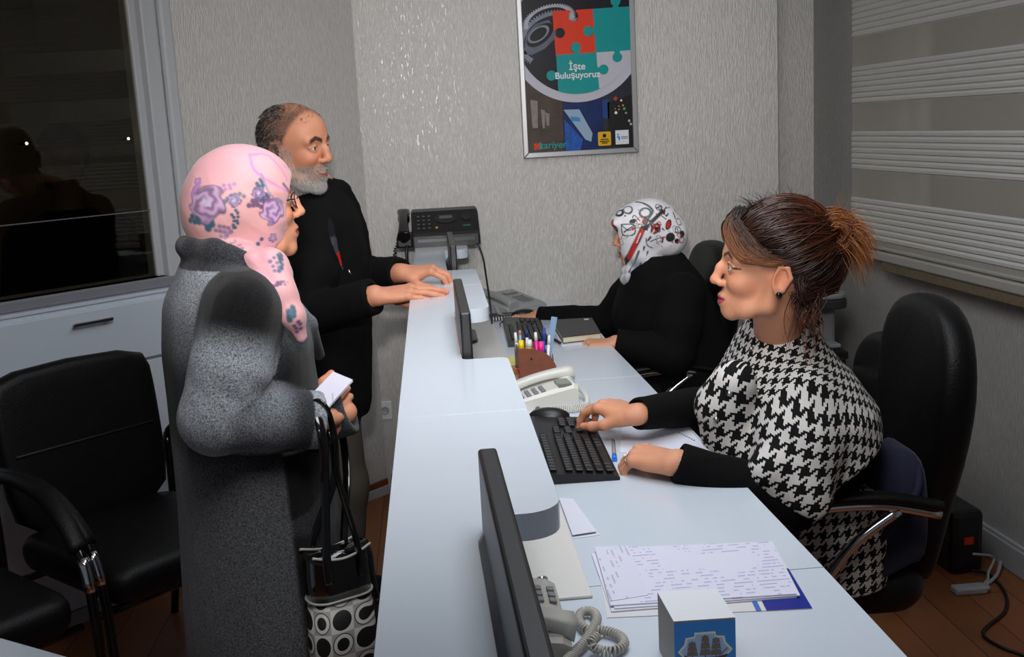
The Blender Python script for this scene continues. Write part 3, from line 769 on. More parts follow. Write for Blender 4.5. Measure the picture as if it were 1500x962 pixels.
# ------------------------------------------------------------------ papers
def print_mat(name, paper, ink, sx, sy, density=.45, rot=0):
    """paper with rows of grey printed strokes"""
    m, nt, b = new_mat(name); N = nt.nodes; L = nt.links
    tc = N.new('ShaderNodeTexCoord'); mp = N.new('ShaderNodeMapping'); mp.inputs['Rotation'].default_value = (0, 0, rot); L.new(tc.outputs['Object'], mp.inputs[0])
    sp = N.new('ShaderNodeSeparateXYZ'); L.new(mp.outputs[0], sp.inputs[0])
    def mth(op, a, b_=None):
        n = N.new('ShaderNodeMath'); n.operation = op
        for i, v in enumerate((a, b_)):
            if v is None: continue
            if isinstance(v, (int, float)): n.inputs[i].default_value = v
            else: L.new(v, n.inputs[i])
        return n.outputs[0]
    row = mth('MULTIPLY', sp.outputs['Y'], sy); fr = mth('FRACT', row); fl_ = mth('FLOOR', row)
    cb = N.new('ShaderNodeCombineXYZ'); L.new(mth('MULTIPLY', sp.outputs['X'], sx), cb.inputs[0]); L.new(mth('MULTIPLY', fl_, 3.7), cb.inputs[1])
    no = N.new('ShaderNodeTexNoise'); no.inputs['Scale'].default_value = 1; no.inputs['Detail'].default_value = 2; L.new(cb.outputs[0], no.inputs['Vector'])
    big = N.new('ShaderNodeTexNoise'); big.inputs['Scale'].default_value = 9; big.inputs['Detail'].default_value = 0; L.new(mp.outputs[0], big.inputs['Vector'])
    ink_f = mth('MULTIPLY', mth('LESS_THAN', fr, .34), mth('GREATER_THAN', no.outputs['Fac'], 1-density))
    ink_f = mth('MULTIPLY', ink_f, mth('GREATER_THAN', big.outputs['Fac'], .47))
    mx = N.new('ShaderNodeMix'); mx.data_type = 'RGBA'; mx.inputs[6].default_value = (*lin(paper), 1); mx.inputs[7].default_value = (*lin(ink), 1)
    L.new(ink_f, mx.inputs[0]); L.new(mx.outputs[2], b.inputs['Base Color']); b.inputs['Roughness'].default_value = .75
    return m
M_PAPER = P('paper', (212, 212, 224), .75); M_FORM = print_mat('printed_form', (210, 210, 226), (176, 176, 196), 34, 120, .5, PI/2); M_HAND = print_mat('handwritten_sheet', (212, 211, 228), (172, 172, 206), 70, 80, .5)
def sheet(name, label, pts, z, m, th=.0006, cat='paper', group=None):
    c = np.mean(pts, 0); o = B().prism([(p[0]-c[0], p[1]-c[1]) for p in pts], 0, th).build(name, m, None, loc=(c[0], c[1], z)); tag(o, label, cat, group); return o
br = thing('brochure', 'blue and white glossy brochure lying under the printed sheets on the near desk', 'brochure', (.37, 1.6, ZD+.0003))
B().prism([(-.148, -.118), (.152, -.145), (.172, .085), (-.13, .105)], 0, .0012).build('cover', P('white_gloss_card', (214, 214, 216), .3), br)
B().prism([(.085, -.1395), (.152, -.145), (.165, .0), (.098, .004)], .0012, .0016).build('blue_band', P('brochure_blue', (24, 44, 140), .3), br)
B().prism([(.070, -.138), (.078, -.139), (.090, .004), (.083, .004)], .0012, .0016).build('blue_stripe', P('brochure_blue_light', (60, 110, 190), .3), br)
for i, (dx, dy, rz_) in enumerate(((-.004, -.004, .03), (.003, -.002, .015), (0, .002, -.004))):
    sheet('paper_sheet', ('printed sheet at the bottom of the pile beside the gift box', 'printed sheet in the middle of the pile beside the gift box', 'handwritten form on top of the pile behind the gift box')[i],
          [Matrix.Rotation(rz_, 2) @ Vector((px+dx-.382, py+dy-1.60)) + Vector((.382, 1.60)) for px, py in ((.232, 1.505), (.512, 1.492), (.540, 1.698), (.243, 1.728))], ZD+.0021+i*.0022, (M_PAPER, M_PAPER, M_HAND)[i], .0018)
sheet('paper_sheet', 'form printed in columns lying left of the gift box pile', [(.243, 1.735), (.30, 1.728), (.293, 1.53), (.233, 1.52)], ZD+.0085, M_FORM, .0008)
lf = thing('leaflet', 'folded white leaflet beside the lock, tucked along the cable cover', 'paper', (.235, 1.875, ZD+.0003))
B().prism([(-.02, .13), (.008, .12), (.028, -.068), (-.02, -.075)], 0, .0008).build('lower_leaf', M_PAPER, lf)
B().prism([(-.02, .13), (.006, .118), (.024, -.06), (-.02, -.068)], .004, .005).build('upper_leaf', M_PAPER, lf)
hp = thing('paper_sheet', 'white sheet under the ringed hand of the woman in houndstooth', 'paper', (.49, 2.33, ZD+.0003))
B().prism([(-.105, -.05), (.083, -.125), (.083, .125), (-.06, .17)], 0, .0008).build('sheet', M_PAPER, hp)
MV = M_DKBL
for i in range(7): B().box((0, 0, .0008), (.004, .006, .0011), M=Matrix.Translation((.052+.003*i, .06-.011*i, 0))).build('printed_mark', MV, hp)
pn = thing('ballpoint_pen', 'thin clear pen with blue cap lying on the paper before the ringed hand', 'pen', (.372, 2.285, ZD+.0055))
a = Vector((.011, .072, 0)); B().cyl(a, -a*.55, .0042, n=12).build('barrel', P('greyish_pen', (140, 128, 132), .3), pn)
B().cyl(-a*.55, -a*.95, .0055, n=12).build('cap', P('bright_blue', (20, 120, 235), .35), pn)
nbk = thing('notebook', 'black covered notebook with cream page edges beside the far woman\'s hand', 'notebook', (.475, 3.66, ZD+.004))
pts = [(-.062, -.165), (.07, -.135), (.085, .16), (-.058, .17)]
B().prism([(x*.97, y*.97) for x, y in pts], .002, .02).build('pages', P('cream_pages', (214, 204, 180), .8, bump=(900, .3, (.02, .02, 1))), nbk)
B().prism(pts, .02, .0225, .0008).build('front_cover', P('charcoal_cover', (40, 40, 41), .45), nbk); B().prism(pts, 0, .002).build('back_cover', M_BLACKPLASTIC, nbk)
B().box((.052, .12, .0225), (.068, .14, .0232)).build('white_tag', M_WPL, nbk)
sheet('paper_sheet', 'white sheet lying under the black notebook on the far desk', [(.405, 3.47), (.56, 3.50), (.565, 3.86), (.41, 3.86)], ZD+.0003, M_PAPER, .003)
pen('ballpoint_pen', 'white pen lying beside the black notebook on the far desk', .405, 3.50, .14, .0045, P('dark_pen', (40, 42, 46), .4), M_WPL, (PI/2*.99, 0), .2).rotation_euler = (0, 0, 1.75)
sp_ = thing('spiral_notebook', 'black spiral bound pad with white coil behind the far keyboard', 'notebook', (.285, 4.04, ZD+.0056))
B().box((-.08, -.03, 0), (.03, .09, .006), .001).build('cover', M_BLACKPLASTIC, sp_)
for i in range(10): B().tube([(-.07+i*.0105+.0, -.03+.007*math.cos(a), .004+.007*math.sin(a)) for a in [2*PI*j/10 for j in range(10)]], .0017, 5, closed=True).build('coil_ring', M_WPL, sp_)
t = thing('mouse', 'black mouse under the right hand of the woman in black', 'mouse', (.335, 4.055, ZD), .2)
B().ball((0, 0, .012), (.05, .03, .022), 20).build('body', M_BLACKPLASTIC, t)
B().box((-.03, -.001, .028), (-.01, .001, .032), .0005).build('button_seam', M_GREYPLASTIC, t)
o = B().tube(spline([(.285, 4.03, .773), (.255, 3.97, .768), (.235, 3.93, .7675), (.232, 3.88, .7675)], 6), .002, 6).build('cable', M_BLACKPLASTIC); tag(o, 'thin black cable beside the far keyboard', 'cable')

# ------------------------------------------------------------------ gift box with a ship picture
gb = thing('gift_box', 'white cardboard box with a blue ship picture on its front', 'box', (.30, 1.30, ZD+.0003), 0)
M_CARD = P('white_card', (222, 224, 230), .5); M_GB = P('box_blue', (20, 120, 200), .4); M_DKCARD = P('grey_card', (150, 146, 142), .6)
H_ = .085
A_, B_, C_, D_ = [(v[0]-.30, v[1]-1.30) for v in (at_z(987, 910, ZD+H_), at_z(1077, 904, ZD+H_), at_z(1049, 862, ZD+H_), at_z(963, 867, ZD+H_))]
b = B().prism([A_, B_, C_, D_], 0, H_-.0006, .001); b.build('carton', M_DKCARD, gb)
B().prism([(x*1.01, y*1.01) for x, y in (A_, B_, C_, D_)], H_-.0006, H_, .0002).build('lid', M_CARD, gb)
fy = Vector((B_[0]-A_[0], B_[1]-A_[1], 0)); FW = fy.length; fy.normalize()
MFB = Matrix.Translation((A_[0], A_[1]-.0002, 0)) @ Matrix([[fy.x, 0, fy.y, 0], [fy.y, 0, -fy.x, 0], [0, 1, 0, 0], [0, 0, 0, 1]])   # x across, y up, z outwards
B().prism([(0, 0), (FW, 0), (FW, H_-.003), (0, H_-.003)], 0, .0005, M=MFB).build('blue_front', M_GB, gb)
def cart(s, dx=0, dy=0):
    w, h = .034*s, .027*s; q = []
    for sx, sy in ((1, 1), (-1, 1), (-1, -1), (1, -1)):
        c = [(w*1.05, 0)] + [(w*.8, h*.36), (w*.74, h*.70), (w*.42, h*.74), (w*.40, h*.95)]
        c = [(sx*x, sy*y) for x, y in c]; q += c if sx*sy > 0 else c[::-1]
    return [(x+FW/2+dx, y+.042+dy) for x, y in q]
B().prism(cart(1.0), .0005, .0008, M=MFB).build('picture_border', P('cream_border', (222, 214, 196), .5), gb)
B().prism(cart(.9), .0008, .0010, M=MFB).build('picture_sky', P('sky_print', (150, 180, 210), .5), gb)
M_SHIP = P('ship_brown', (70, 50, 44), .6); M_SAIL = P('sail_print', (160, 148, 140), .6)
bs = B(); bs.prism([(x+FW/2, y+.042) for x, y in [(-.024, -.018), (.02, -.018), (.03, -.006), (.016, -.009), (-.02, -.009), (-.028, -.004)]], .0010, .0013, M=MFB)
for mx_, hh in ((-.017, .014), (0.0, .022), (.014, .018)):
    bs.prism([(FW/2+mx_-.0006, .032), (FW/2+mx_+.0006, .032), (FW/2+mx_+.0006, .042+hh), (FW/2+mx_-.0006, .042+hh)], .0010, .0013, M=MFB)
bs.prism([(FW/2+.018, .034), (FW/2+.029, .044), (FW/2+.0285, .0448), (FW/2+.0175, .035)], .001, .0013, M=MFB)
bs.build('ship_hull', M_SHIP, gb)
bs = B()
for mx_, hh in ((-.017, .014), (0.0, .022), (.014, .018)):
    for j in range(3):
        z0 = .036+j*(hh+.006)/3; w_ = .0075-j*.0012
        bs.prism([(FW/2+mx_-w_, z0), (FW/2+mx_+w_, z0), (FW/2+mx_+w_*.8, z0+(hh+.004)/3.4), (FW/2+mx_-w_*.8, z0+(hh+.004)/3.4)], .0013, .0015, M=MFB)
bs.build('ship_sails', P('sail_brown', (112, 92, 84), .6), gb)
B().prism([(x+FW/2, y+.042) for x, y in [(-.029, -.0185), (.029, -.0185), (.0275, -.014), (-.0275, -.014)]], .0013, .0016, M=MFB).build('picture_sea', P('sea_print', (62, 58, 62), .5), gb)
P_FULL = P
def P(*a, **k): return P_FULL(*a, **{'spec': .2, **k})     # printed matter: little gloss
# ------------------------------------------------------------------ framed poster on the back wall
YW = 4.42
po = thing('poster', 'framed poster with puzzle pieces hanging on the back wall', 'poster', (.63, YW-.02, 1.35))
def wp(u, v):
    p = at_y(740+u/4.01, v/4.01, YW-.016); return (p[0]-.63, p[2]-1.35)
MPO = lambda dz=0: Matrix.Translation((0, dz, 0)) @ Matrix.Rotation(PI/2, 4, 'X')     # x, z plane; prism z -> -y (toward the room)
def flat(name, pts, layer, m, th=.0004):
    z0 = .002+layer*.0006
    return B().prism(pts, z0, z0+th, M=MPO()).build(name, m, po)
c = [wp(108, 925), wp(782, 893)]
x0, zb = c[0]; x1 = c[1][0]; zb = (c[0][1]+c[1][1])/2; W_ = x1-x0; H2 = .66; fr_ = .021
def fram(x0, z0, x1, z1, w):
    b = B()
    for q in ([(x0, z0), (x1, z0), (x1-w, z0+w), (x0+w, z0+w)], [(x1, z0), (x1, z1), (x1-w, z1-w), (x1-w, z0+w)], [(x1, z1), (x0, z1), (x0+w, z1-w), (x1-w, z1-w)], [(x0, z1), (x0, z0), (x0+w, z0+w), (x0+w, z1-w)]):
        b.prism(q, -.018, .012, .003, M=MPO())
    return b
zb -= .002
fram(x0, zb, x1, zb+H2, fr_).build('frame', P('silver_frame', (178, 178, 180), .3, .6), po)
X0, X1, Z0, Z1 = x0+fr_-.002, x1-fr_+.002, zb+fr_-.002, zb+H2-fr_+.002
B().prism([(X0, Z0), (X1, Z0), (X1, Z1), (X0, Z1)], -.015, .002, M=MPO()).build('print_sheet', P('poster_dark', (28, 26, 32), .35), po)
# square poster coordinates: U to the right, V down, taken from the sheet itself
UW, uL, uR, vB = X1-X0, 100., 752., 880.
def q(u, v): return (X0+(u-uL)/(uR-uL)*UW, Z0+(vB-v)/(uR-uL)*UW)
def Q(l): return [q(*p) for p in l]
C0, RO, RI = (424, 172), 418, 368
def clip_sheet(l):
    out = l
    for ax, lim, sgn in ((0, X0, 1), (0, X1, -1), (1, Z0, 1), (1, Z1, -1)):
        res = []
        for i in range(len(out)):
            a, b_ = out[i-1], out[i]; fa, fb = sgn*(a[ax]-lim), sgn*(b_[ax]-lim)
            if (fa >= 0) != (fb >= 0):
                t = fa/(fa-fb); res.append((a[0]+(b_[0]-a[0])*t, a[1]+(b_[1]-a[1])*t))
            if fb >= 0: res.append(b_)
        out = res
    return out
def disc(r, n=90): return clip_sheet(Q([(C0[0]+r*math.cos(2*PI*i/n), C0[1]+r*math.sin(2*PI*i/n)) for i in range(n)]))
M_TEAL = P('poster_teal', (0, 150, 150), .4); M_RED = P('poster_red', (226, 58, 24), .4); M_LGREY = P('poster_grey', (196, 194, 206), .4); M_NAVY = P('poster_navy', (20, 22, 34), .35, vary=(9, .8))
M_MET = P('poster_metal', (128, 134, 150), .4, vary=(30, .5)); M_PWHITE = P('poster_white', (228, 230, 236), .4); M_PDK = P('poster_black', (14, 13, 16), .35)
flat('light_ring', disc(RO), 4, M_LGREY); flat('dark_disc', disc(RI), 5, M_NAVY)
# lower photographs
flat('left_picture', Q([(100, 420), (322, 420), (322, 880), (100, 880)]), 1, P('poster_brown', (72, 60, 52), .4, vary=(14, .7)))
for k, (u0, v0, u1, v1) in enumerate(((128, 560, 172, 730), (190, 620, 215, 735), (215, 640, 242, 720))): flat('overall_figure', Q([(u0, v0), (u1, v0+10), (u1-6, v1), (u0+6, v1)]), 2, P('overall_grey%d' % k, (138, 132, 128), .5, vary=(40, .4)))
flat('middle_picture', Q([(325, 560), (562, 560), (562, 880), (325, 880)]), 1, P('poster_blue', (16, 40, 92), .35, vary=(18, .9)))
flat('beam_tool', Q([(328, 630), (424, 632), (500, 780), (490, 830), (455, 815)]), 2, P('tool_pale', (150, 176, 200), .4))
flat('tool_window', Q([(368, 672), (425, 680), (428, 706), (374, 700)]), 3, P('tool_blue', (60, 140, 200), .4))
flat('blue_flame', Q([(330, 690), (372, 735), (440, 815), (420, 880), (330, 880)]), 2, P('flame_blue', (30, 84, 170), .4, vary=(60, .8)))
flat('right_picture', Q([(565, 420), (752, 420), (752, 880), (565, 880)]), 1, P('poster_slate', (44, 46, 56), .35, vary=(6, .6)))
flat('blue_patch', Q([(566, 585), (610, 580), (606, 700), (566, 690)]), 2, P('patch_blue', (24, 66, 130), .4))
flat('control_panel', Q([(598, 600), (752, 560), (752, 880), (598, 860)]), 2, P('panel_black', (24, 24, 28), .4))
for (u, v, rr, cc) in ((648, 580, 12, (170, 70, 50)), (683, 592, 7, (225, 225, 220)), (648, 664, 9, (235, 235, 230)), (700, 642, 8, (70, 190, 90)), (693, 622, 6, (200, 150, 60)), (668, 626, 5, (190, 140, 60)), (644, 640, 5, (170, 110, 60)), (668, 645, 5, (190, 150, 70)), (710, 668, 7, (150, 150, 150)), (728, 716, 8, (180, 180, 180)), (738, 736, 8, (170, 170, 170))):
    flat('indicator', Q([(u+rr*math.cos(2*PI*i/12), v+rr*math.sin(2*PI*i/12)) for i in range(12)]), 3, P('indicator', cc, .4))
# gear, top left of the disc
def gear(cx, cy, ru, rv, teeth, a0, a1, rot, inner):
    o_, i_ = [], []
    N_ = int(teeth*4)
    for k in range(N_+1):
        a = math.radians(a0+(a1-a0)*k/N_); rr = 1.0 if (k % 4) in (0, 1) else .93
        u, v = ru*rr*math.cos(a), rv*rr*math.sin(a); o_.append((cx+u*math.cos(rot)-v*math.sin(rot), cy+u*math.sin(rot)+v*math.cos(rot)))
        u, v = ru*inner*math.cos(a), rv*inner*math.sin(a); i_.append((cx+u*math.cos(rot)-v*math.sin(rot), cy+u*math.sin(rot)+v*math.cos(rot)))
    return clip_sheet(Q(o_+i_[::-1]))
flat('gear_rim', gear(262, 205, 205, 150, 40, 150, 372, -.45, .80), 6, M_MET)
flat('gear_belt', gear(262, 105, 165, 92, 34, 175, 385, -.25, .78), 7, P('belt_metal', (172, 174, 184), .4, vary=(50, .4)))
flat('gear_web', clip_sheet(Q([(120, 180), (180, 120), (260, 100), (300, 150), (300, 205), (230, 265), (150, 300), (105, 290)])), 6, P('web_metal', (96, 100, 116), .4, vary=(20, .6)))
flat('hub_ring', Q([(205+82*math.cos(a)-12*math.sin(a), 185+62*math.sin(a)-30*math.cos(a)) for a in [2*PI*i/36 for i in range(36)]]), 8, M_PDK)
flat('hub_face', Q([(195+66*math.cos(a), 180+44*math.sin(a)-26*math.cos(a)) for a in [2*PI*i/36 for i in range(36)]]), 9, M_MET)
flat('hub_hole', Q([(195+52*math.cos(a), 180+34*math.sin(a)-20*math.cos(a)) for a in [2*PI*i/36 for i in range(36)]]), 10, M_PDK)
# puzzle pieces
def edge(a, b_, knob=0, r=30, pos=.5):
    """straight edge a->b with a round knob (+1 bulges to the left of travel in u,v-down space)"""
    (ax, ay), (bx, by) = a, b_
    if not knob: return [a]
    L_ = math.hypot(bx-ax, by-ay); d = ((bx-ax)/L_, (by-ay)/L_); n = (d[1], -d[0])
    out = [a]; m = L_*pos
    loc = [(m-20, 0), (m-14, 10)] + [(m+r*math.cos(math.radians(t)), 36+r*math.sin(math.radians(t))) for t in range(230, -51, -20)] + [(m+14, 10), (m+20, 0)]
    for s_, h_ in loc: out.append((ax+d[0]*s_+n[0]*h_*knob, ay+d[1]*s_+n[1]*h_*knob))
    return out
def piece(name, corners, knobs, layer, m):
    l = []
    for i in range(len(corners)): l += edge(corners[i], corners[(i+1) % len(corners)], *knobs[i])
    return flat(name, clip_sheet(Q(l)), layer, m)
piece('red_piece', [(285, 52), (533, 48), (538, 304), (294, 308)], [(-1,), (-1,), (-1, 30, .5), (-1,)], 11, M_RED)
piece('teal_corner', [(528, 48), (760, 44), (760, 298), (536, 302)], [(1, 30, .6), (0,), (1, 30, .42), (1, 30, .5)], 12, M_TEAL)
arcp = [(C0[0]+RI*math.cos(math.radians(a)), C0[1]+RI*math.sin(math.radians(a))) for a in range(70, 111, 4)]
piece('teal_piece', [(296, 306), (540, 302), (549, arcp[0][1]-8)] + arcp + [(300, arcp[-1][1]-8)], [(1, 30, .5), (1, 30, .5)] + [(0,)]*(len(arcp)+1) + [(1, 30, .42)], 12, M_TEAL)
arcw = [(C0[0]+RI*math.cos(math.radians(a)), C0[1]+RI*math.sin(math.radians(a))) for a in range(20, 69, 4)]
flat('white_piece', clip_sheet(Q([(540, 302), (770, 298)] + arcw + [(548, 515)])), 10, M_LGREY)
Mtx = lambda u, v, l: Matrix.Translation((q(u, v)[0], -(.002+l*.0006), q(u, v)[1])) @ Matrix.Rotation(PI/2, 4, 'X')
PX = UW/(uR-uL)
text_mesh('slogan_text', 'İşte', 46*PX*1.25, M_PWHITE, Mtx(420, 380, 14.2), po, bold=.0007)
text_mesh('slogan_text', 'Buluşuyoruz', 44*PX*1.22, M_PWHITE, Mtx(420, 430, 14.2), po, bold=.0007)
text_mesh('logo_text', 'kariyer', 50*PX*1.2, M_TEAL, Mtx(252, 838, 3), po, shear=.15, bold=.0005)
b = B()
for k, (du, dv) in enumerate(((0, 0), (22, 22), (22, 0), (0, 22), (11, 11))): b.prism(Q([(138+du-1, 822+dv), (154+du, 822+dv), (154+du, 838+dv), (138+du-1, 838+dv)]), .0038+.0001*k, .0042+.0001*k, M=MPO())
b.build('logo_mark', M_RED, po)
b = B().prism(Q([(178, 824), (186, 824), (186, 858), (178, 858)]), .0038, .0042, M=MPO()); b.build('logo_bar', M_TEAL, po)
flat('yellow_logo', Q([(x, y) for x, y in rrect(532, 774, 612, 858, 8)]), 4, P('logo_yellow', (228, 176, 20), .4))
flat('yellow_logo_emblem', Q([(572+13*math.cos(a)*(1 if i % 2 else .8), 798+13*math.sin(a)*(1 if i % 2 else .8)) for i, a in enumerate([2*PI*i/16 for i in range(16)])]), 5, M_PDK)
b = B()
for v, w_ in ((820, 24), (832, 30), (842, 18)): b.prism(Q([(572-w_, v-3), (572+w_, v-3), (572+w_, v+3), (572-w_, v+3)]), .0050, .0054, M=MPO())
b.build('yellow_logo_lines', M_PDK, po)
flat('white_logo', Q([(640, 770), (722, 770), (722, 855), (640, 855)]), 4, M_PWHITE)
b = B().prism(Q([(648, 806), (668, 806), (668, 832), (658, 828), (658, 816), (648, 814)]), .0050, .0054, M=MPO()).prism(Q([(656+6*math.cos(a), 796+6*math.sin(a)) for a in [2*PI*i/12 for i in range(12)]]), .005, .0054, M=MPO())
b.build('white_logo_mark', P('logo_blue', (40, 150, 215), .4), po)
b = B()
for v, w_ in ((811, 20), (820, 20)): b.prism(Q([(696-w_, v-3), (696+w_, v-3), (696+w_, v+2), (696-w_, v+2)]), .0050, .0054, M=MPO())
b.build('white_logo_lines', P('logo_slate', (110, 120, 150), .4), po)

P = P_FULL
# ------------------------------------------------------------------ cabinet under the left window
MLT = lambda o: Matrix.Translation((-o[0], -o[1], -o[2])) @ ML
co = tuple(ML @ Vector((-1.6, -.06, 0))); MC = MLT(co)
cb = thing('cabinet', 'white cabinet with a wide drawer under the dark left window', 'cabinet', co)
B().box((-2.9, -.045, .05), (-.755, 0, 1.008), .003, M=MC).build('body', M_WHITE, cb)
B().box((-2.9, -.05, 1.0), (-.75, -.0, 1.0105), .002, M=MC).build('top', M_WHITE, cb)
B().box((-2.9, -.05, 0), (-.755, -.03, .05), .002, M=MC).build('plinth', M_TRIM, cb)
for (a0, a1) in ((-1.66, -.76), (-2.58, -1.68)):
    d = B().box((a0, -.063, .80), (a1, -.046, .984), .002, M=MC).build('drawer', M_WHITE, cb)
    hx = -1.167 if a0 > -2 else -2.13
    B().box((hx-.068, -.084, .944), (hx+.068, -.078, .955), .002, M=MC).box((hx-.056, -.079, .946), (hx-.046, -.063, .953), M=MC).box((hx+.046, -.079, .946), (hx+.056, -.063, .953), M=MC).build('handle', M_STEEL, d)
    for k in range(2):
        w_ = (a1-a0)/2; d = B().box((a0+k*w_+.001, -.063, .06), (a0+(k+1)*w_-.001, -.046, .79), .002, M=MC).build('door', M_WHITE, cb)
        B().box((a0+w_-.03+k*.05, -.082, .60), (a0+w_-.02+k*.05, -.064, .72), .003, M=MC).build('handle', M_STEEL, d)
# two glowing balls added behind the glass, imitating ceiling lights reflected in it
m_pt = P('reflected_light_glow', (255, 236, 214), .5, emit=14)
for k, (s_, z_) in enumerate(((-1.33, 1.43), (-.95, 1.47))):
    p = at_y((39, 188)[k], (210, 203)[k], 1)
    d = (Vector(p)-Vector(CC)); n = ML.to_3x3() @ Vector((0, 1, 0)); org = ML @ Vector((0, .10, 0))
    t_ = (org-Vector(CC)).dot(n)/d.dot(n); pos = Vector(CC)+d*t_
    lt = thing('reflected_light_point', ('left', 'right')[k]+' of the two tiny added glow points standing in for lights reflected in the dark window', 'reflection', pos)
    B().ball((0, 0, 0), .0045, 12).build('glow_ball', m_pt, lt)
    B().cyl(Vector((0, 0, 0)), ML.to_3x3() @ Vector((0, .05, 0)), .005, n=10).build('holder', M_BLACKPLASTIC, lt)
# wall socket low on the left wall end
so_p = ML @ Vector((.05, -.004, .33)); so = thing('wall_socket', 'small white socket on the narrow wall behind the counter', 'socket', (-.235, 4.418, .345))
B().box((-.03, -.012, -.04), (.03, 0, .04), .004).build('plate', M_WPL, so)
B().lathe([(.018, 0), (.018, .003), (.015, .003), (.014, .001), (.001, .001)], (0, 0, 0), 20, M=Matrix.Translation((0, -.012, 0)) @ Matrix.Rotation(PI/2, 4, 'X')).build('outlet', M_TRIM, so)
# ------------------------------------------------------------------ office chairs (facing local +y)
def office_chair(label, loc, rz, hb=.95):
    t = thing('office_chair', label, 'chair', loc, rz, 'office chairs behind the desks')
    # backrest: rounded outline in x,z, reclined, with thickness
    def ring(y, k, inset):
        out = []
        prof = [(.42, .17), (.47, .19), (.55, .185), (.63, .18), (.72, .205), (.85, .235), (.96, .235), (1.04, .20), (1.085, .14), (1.10, .05)]
        L_ = [(w-inset, z-(inset if z > .42+.5*hb else 0)) for z, w in [(.42+(z_-.42)*hb, w_) for z_, w_ in prof]]
        full = L_ + [(-w, z) for w, z in L_[::-1]]
        for x, z in full:
            rec = -.21-.14*(z-.42)-.03*math.sin((z-.42)*5)
            out.append((x, rec+y+.02*(x/.23)**2, z-.02))
        return out
    b = B(); b.loft([ring(.045, 1, .035), ring(.038, 1, .012), ring(.02, 1, 0), ring(-.02, 1, 0), ring(-.038, 1, .015), ring(-.045, 1, .05)])
    b.build('backrest', M_LEATHER, t, True, 1)
    b = B(); b.loft([[(x, y, z) for x, y in rrect(-.245+i, -.23+i, .245-i, .25-i, .09)] for z, i in ((.36, .04), (.375, .012), (.41, 0), (.45, .004), (.475, .03), (.482, .09))])
    b.build('seat', M_LEATHER, t, True, 1)
    for sx in (-1, 1):
        a = B(); pts = spline([(sx*.30, .25, .565), (sx*.31, .18, .618), (sx*.315, .06, .655), (sx*.315, -.08, .66), (sx*.30, -.21, .63)], 6)
        a.tube([p+Vector((0, 0, .019)) for p in pts], .024, 12, flat=(1, .5)); arm = a.build('armrest', M_LEATHER, t)
        B().tube(pts, .011, 10).tube(spline([(sx*.313, -.12, .648), (sx*.315, -.02, .57), (sx*.31, .06, .45), (sx*.24, .08, .36), (sx*.12, .06, .355)], 6), .011, 10).build('armrest_bracket', M_CHROME, arm)
    B().cyl((0, 0, .1), (0, 0, .36), .028, n=16).build('gas_column', M_CHROME, t)
    for k in range(5):
        a = 2*PI*k/5+.3; d = Vector((math.cos(a), math.sin(a), 0))
        lg = B().tube([d*.02+Vector((0, 0, .12)), d*.16+Vector((0, 0, .10)), d*.30+Vector((0, 0, .075))], [.026, .022, .016], 10).build('base_leg', M_BLACKPLASTIC, t)
        s_ = d.cross(Vector((0, 0, 1)))
        B().cyl(d*.30+Vector((0, 0, .027))-s_*.018, d*.30+Vector((0, 0, .027))+s_*.018, .027, n=14).cyl(d*.30+Vector((0, 0, .03)), d*.30+Vector((0, 0, .075)), .008, n=8).build('caster', M_BLACKPLASTIC, lg)
    return t
ch1 = office_chair('black leather office chair under the woman in the houndstooth cape', (.85, 2.42, 0), PI/2-.10)
ch2 = dup(ch1, (.70, 3.74, 0), PI/2+.02, 'black office chair holding the woman in black at the back desk')
ch3 = office_chair('empty low black office chair partly hidden behind the houndstooth woman\'s chair', (1.10, 3.16, 0), PI/2-.1, .58)
ch4 = dup(ch1, tuple(ML @ Vector((-1.18, .62, 0))), ALF+.3, 'black chair back seen dimly through the dark left window')

# ------------------------------------------------------------------ visitors' armchairs (facing local +y)
def visitor_chair(label, loc, rz):
    t = thing('armchair', label, 'chair', loc, rz, 'waiting chairs along the left wall')
    def back(y, ins):
        out = []
        for z, w in ((.40, .235), (.55, .245), (.72, .25), (.84, .25), (.895, .235)):
            out.append((w-ins, z))
        full = out + [(-w, z) for w, z in out[::-1]]
        return [(x, -.23-.13*(z-.4)+y, z-(ins if z > .8 else 0)) for x, z in full]
    B().loft([back(.032, .03), back(.026, .008), back(.008, 0), back(-.02, 0), back(-.03, .012)]).build('backrest', M_LEATHER, t, True, 1)
    B().box((-.215, -.262, .655), (.215, -.232, .668), .006).build('back_seam', M_LEATHER, t, True)
    B().loft([[(x, y, z) for x, y in rrect(-.25+i, -.25+i, .25-i, .27-i, .06)] for z, i in ((.345, .03), (.36, .008), (.40, 0), (.445, .006), (.458, .05))]).build('seat', M_LEATHER, t, True, 1)
    for sx in (-1, 1):
        path = spline([(sx*.275, -.27, .60), (sx*.285, -.20, .645), (sx*.29, -.06, .66), (sx*.29, .10, .635), (sx*.285, .215, .55), (sx*.28, .26, .44), (sx*.278, .275, .25), (sx*.276, .28, .0)], 6)
        fr = B().tube(path, .0125, 10).build('arm_frame', M_BLACKGLOSS, t)
        B().tube(path[2:26], .025, 12, flat=(1, .6)).build('arm_pad', M_LEATHER, fr)
        B().tube(path[26:31], .0135, 10).build('chrome_sleeve', M_CHROME, fr)
        B().tube(spline([(sx*.275, -.27, .60), (sx*.272, -.27, .4), (sx*.27, -.29, .2), (sx*.268, -.33, 0)], 6), .0125, 10).build('rear_leg', M_BLACKGLOSS, t)
    B().cyl((-.28, .2, .335), (.28, .2, .335), .011, n=10).cyl((-.27, -.2, .335), (.27, -.2, .335), .011, n=10).build('cross_bar', M_BLACKGLOSS, t)
    return t
ang = ALF+PI                                             # facing away from the left wall
fwd = Vector((.725, -.69, 0)); alw = Vector((.69, .725, 0))
basep = Vector((-1.04, 3.12, 0)) + fwd*.27
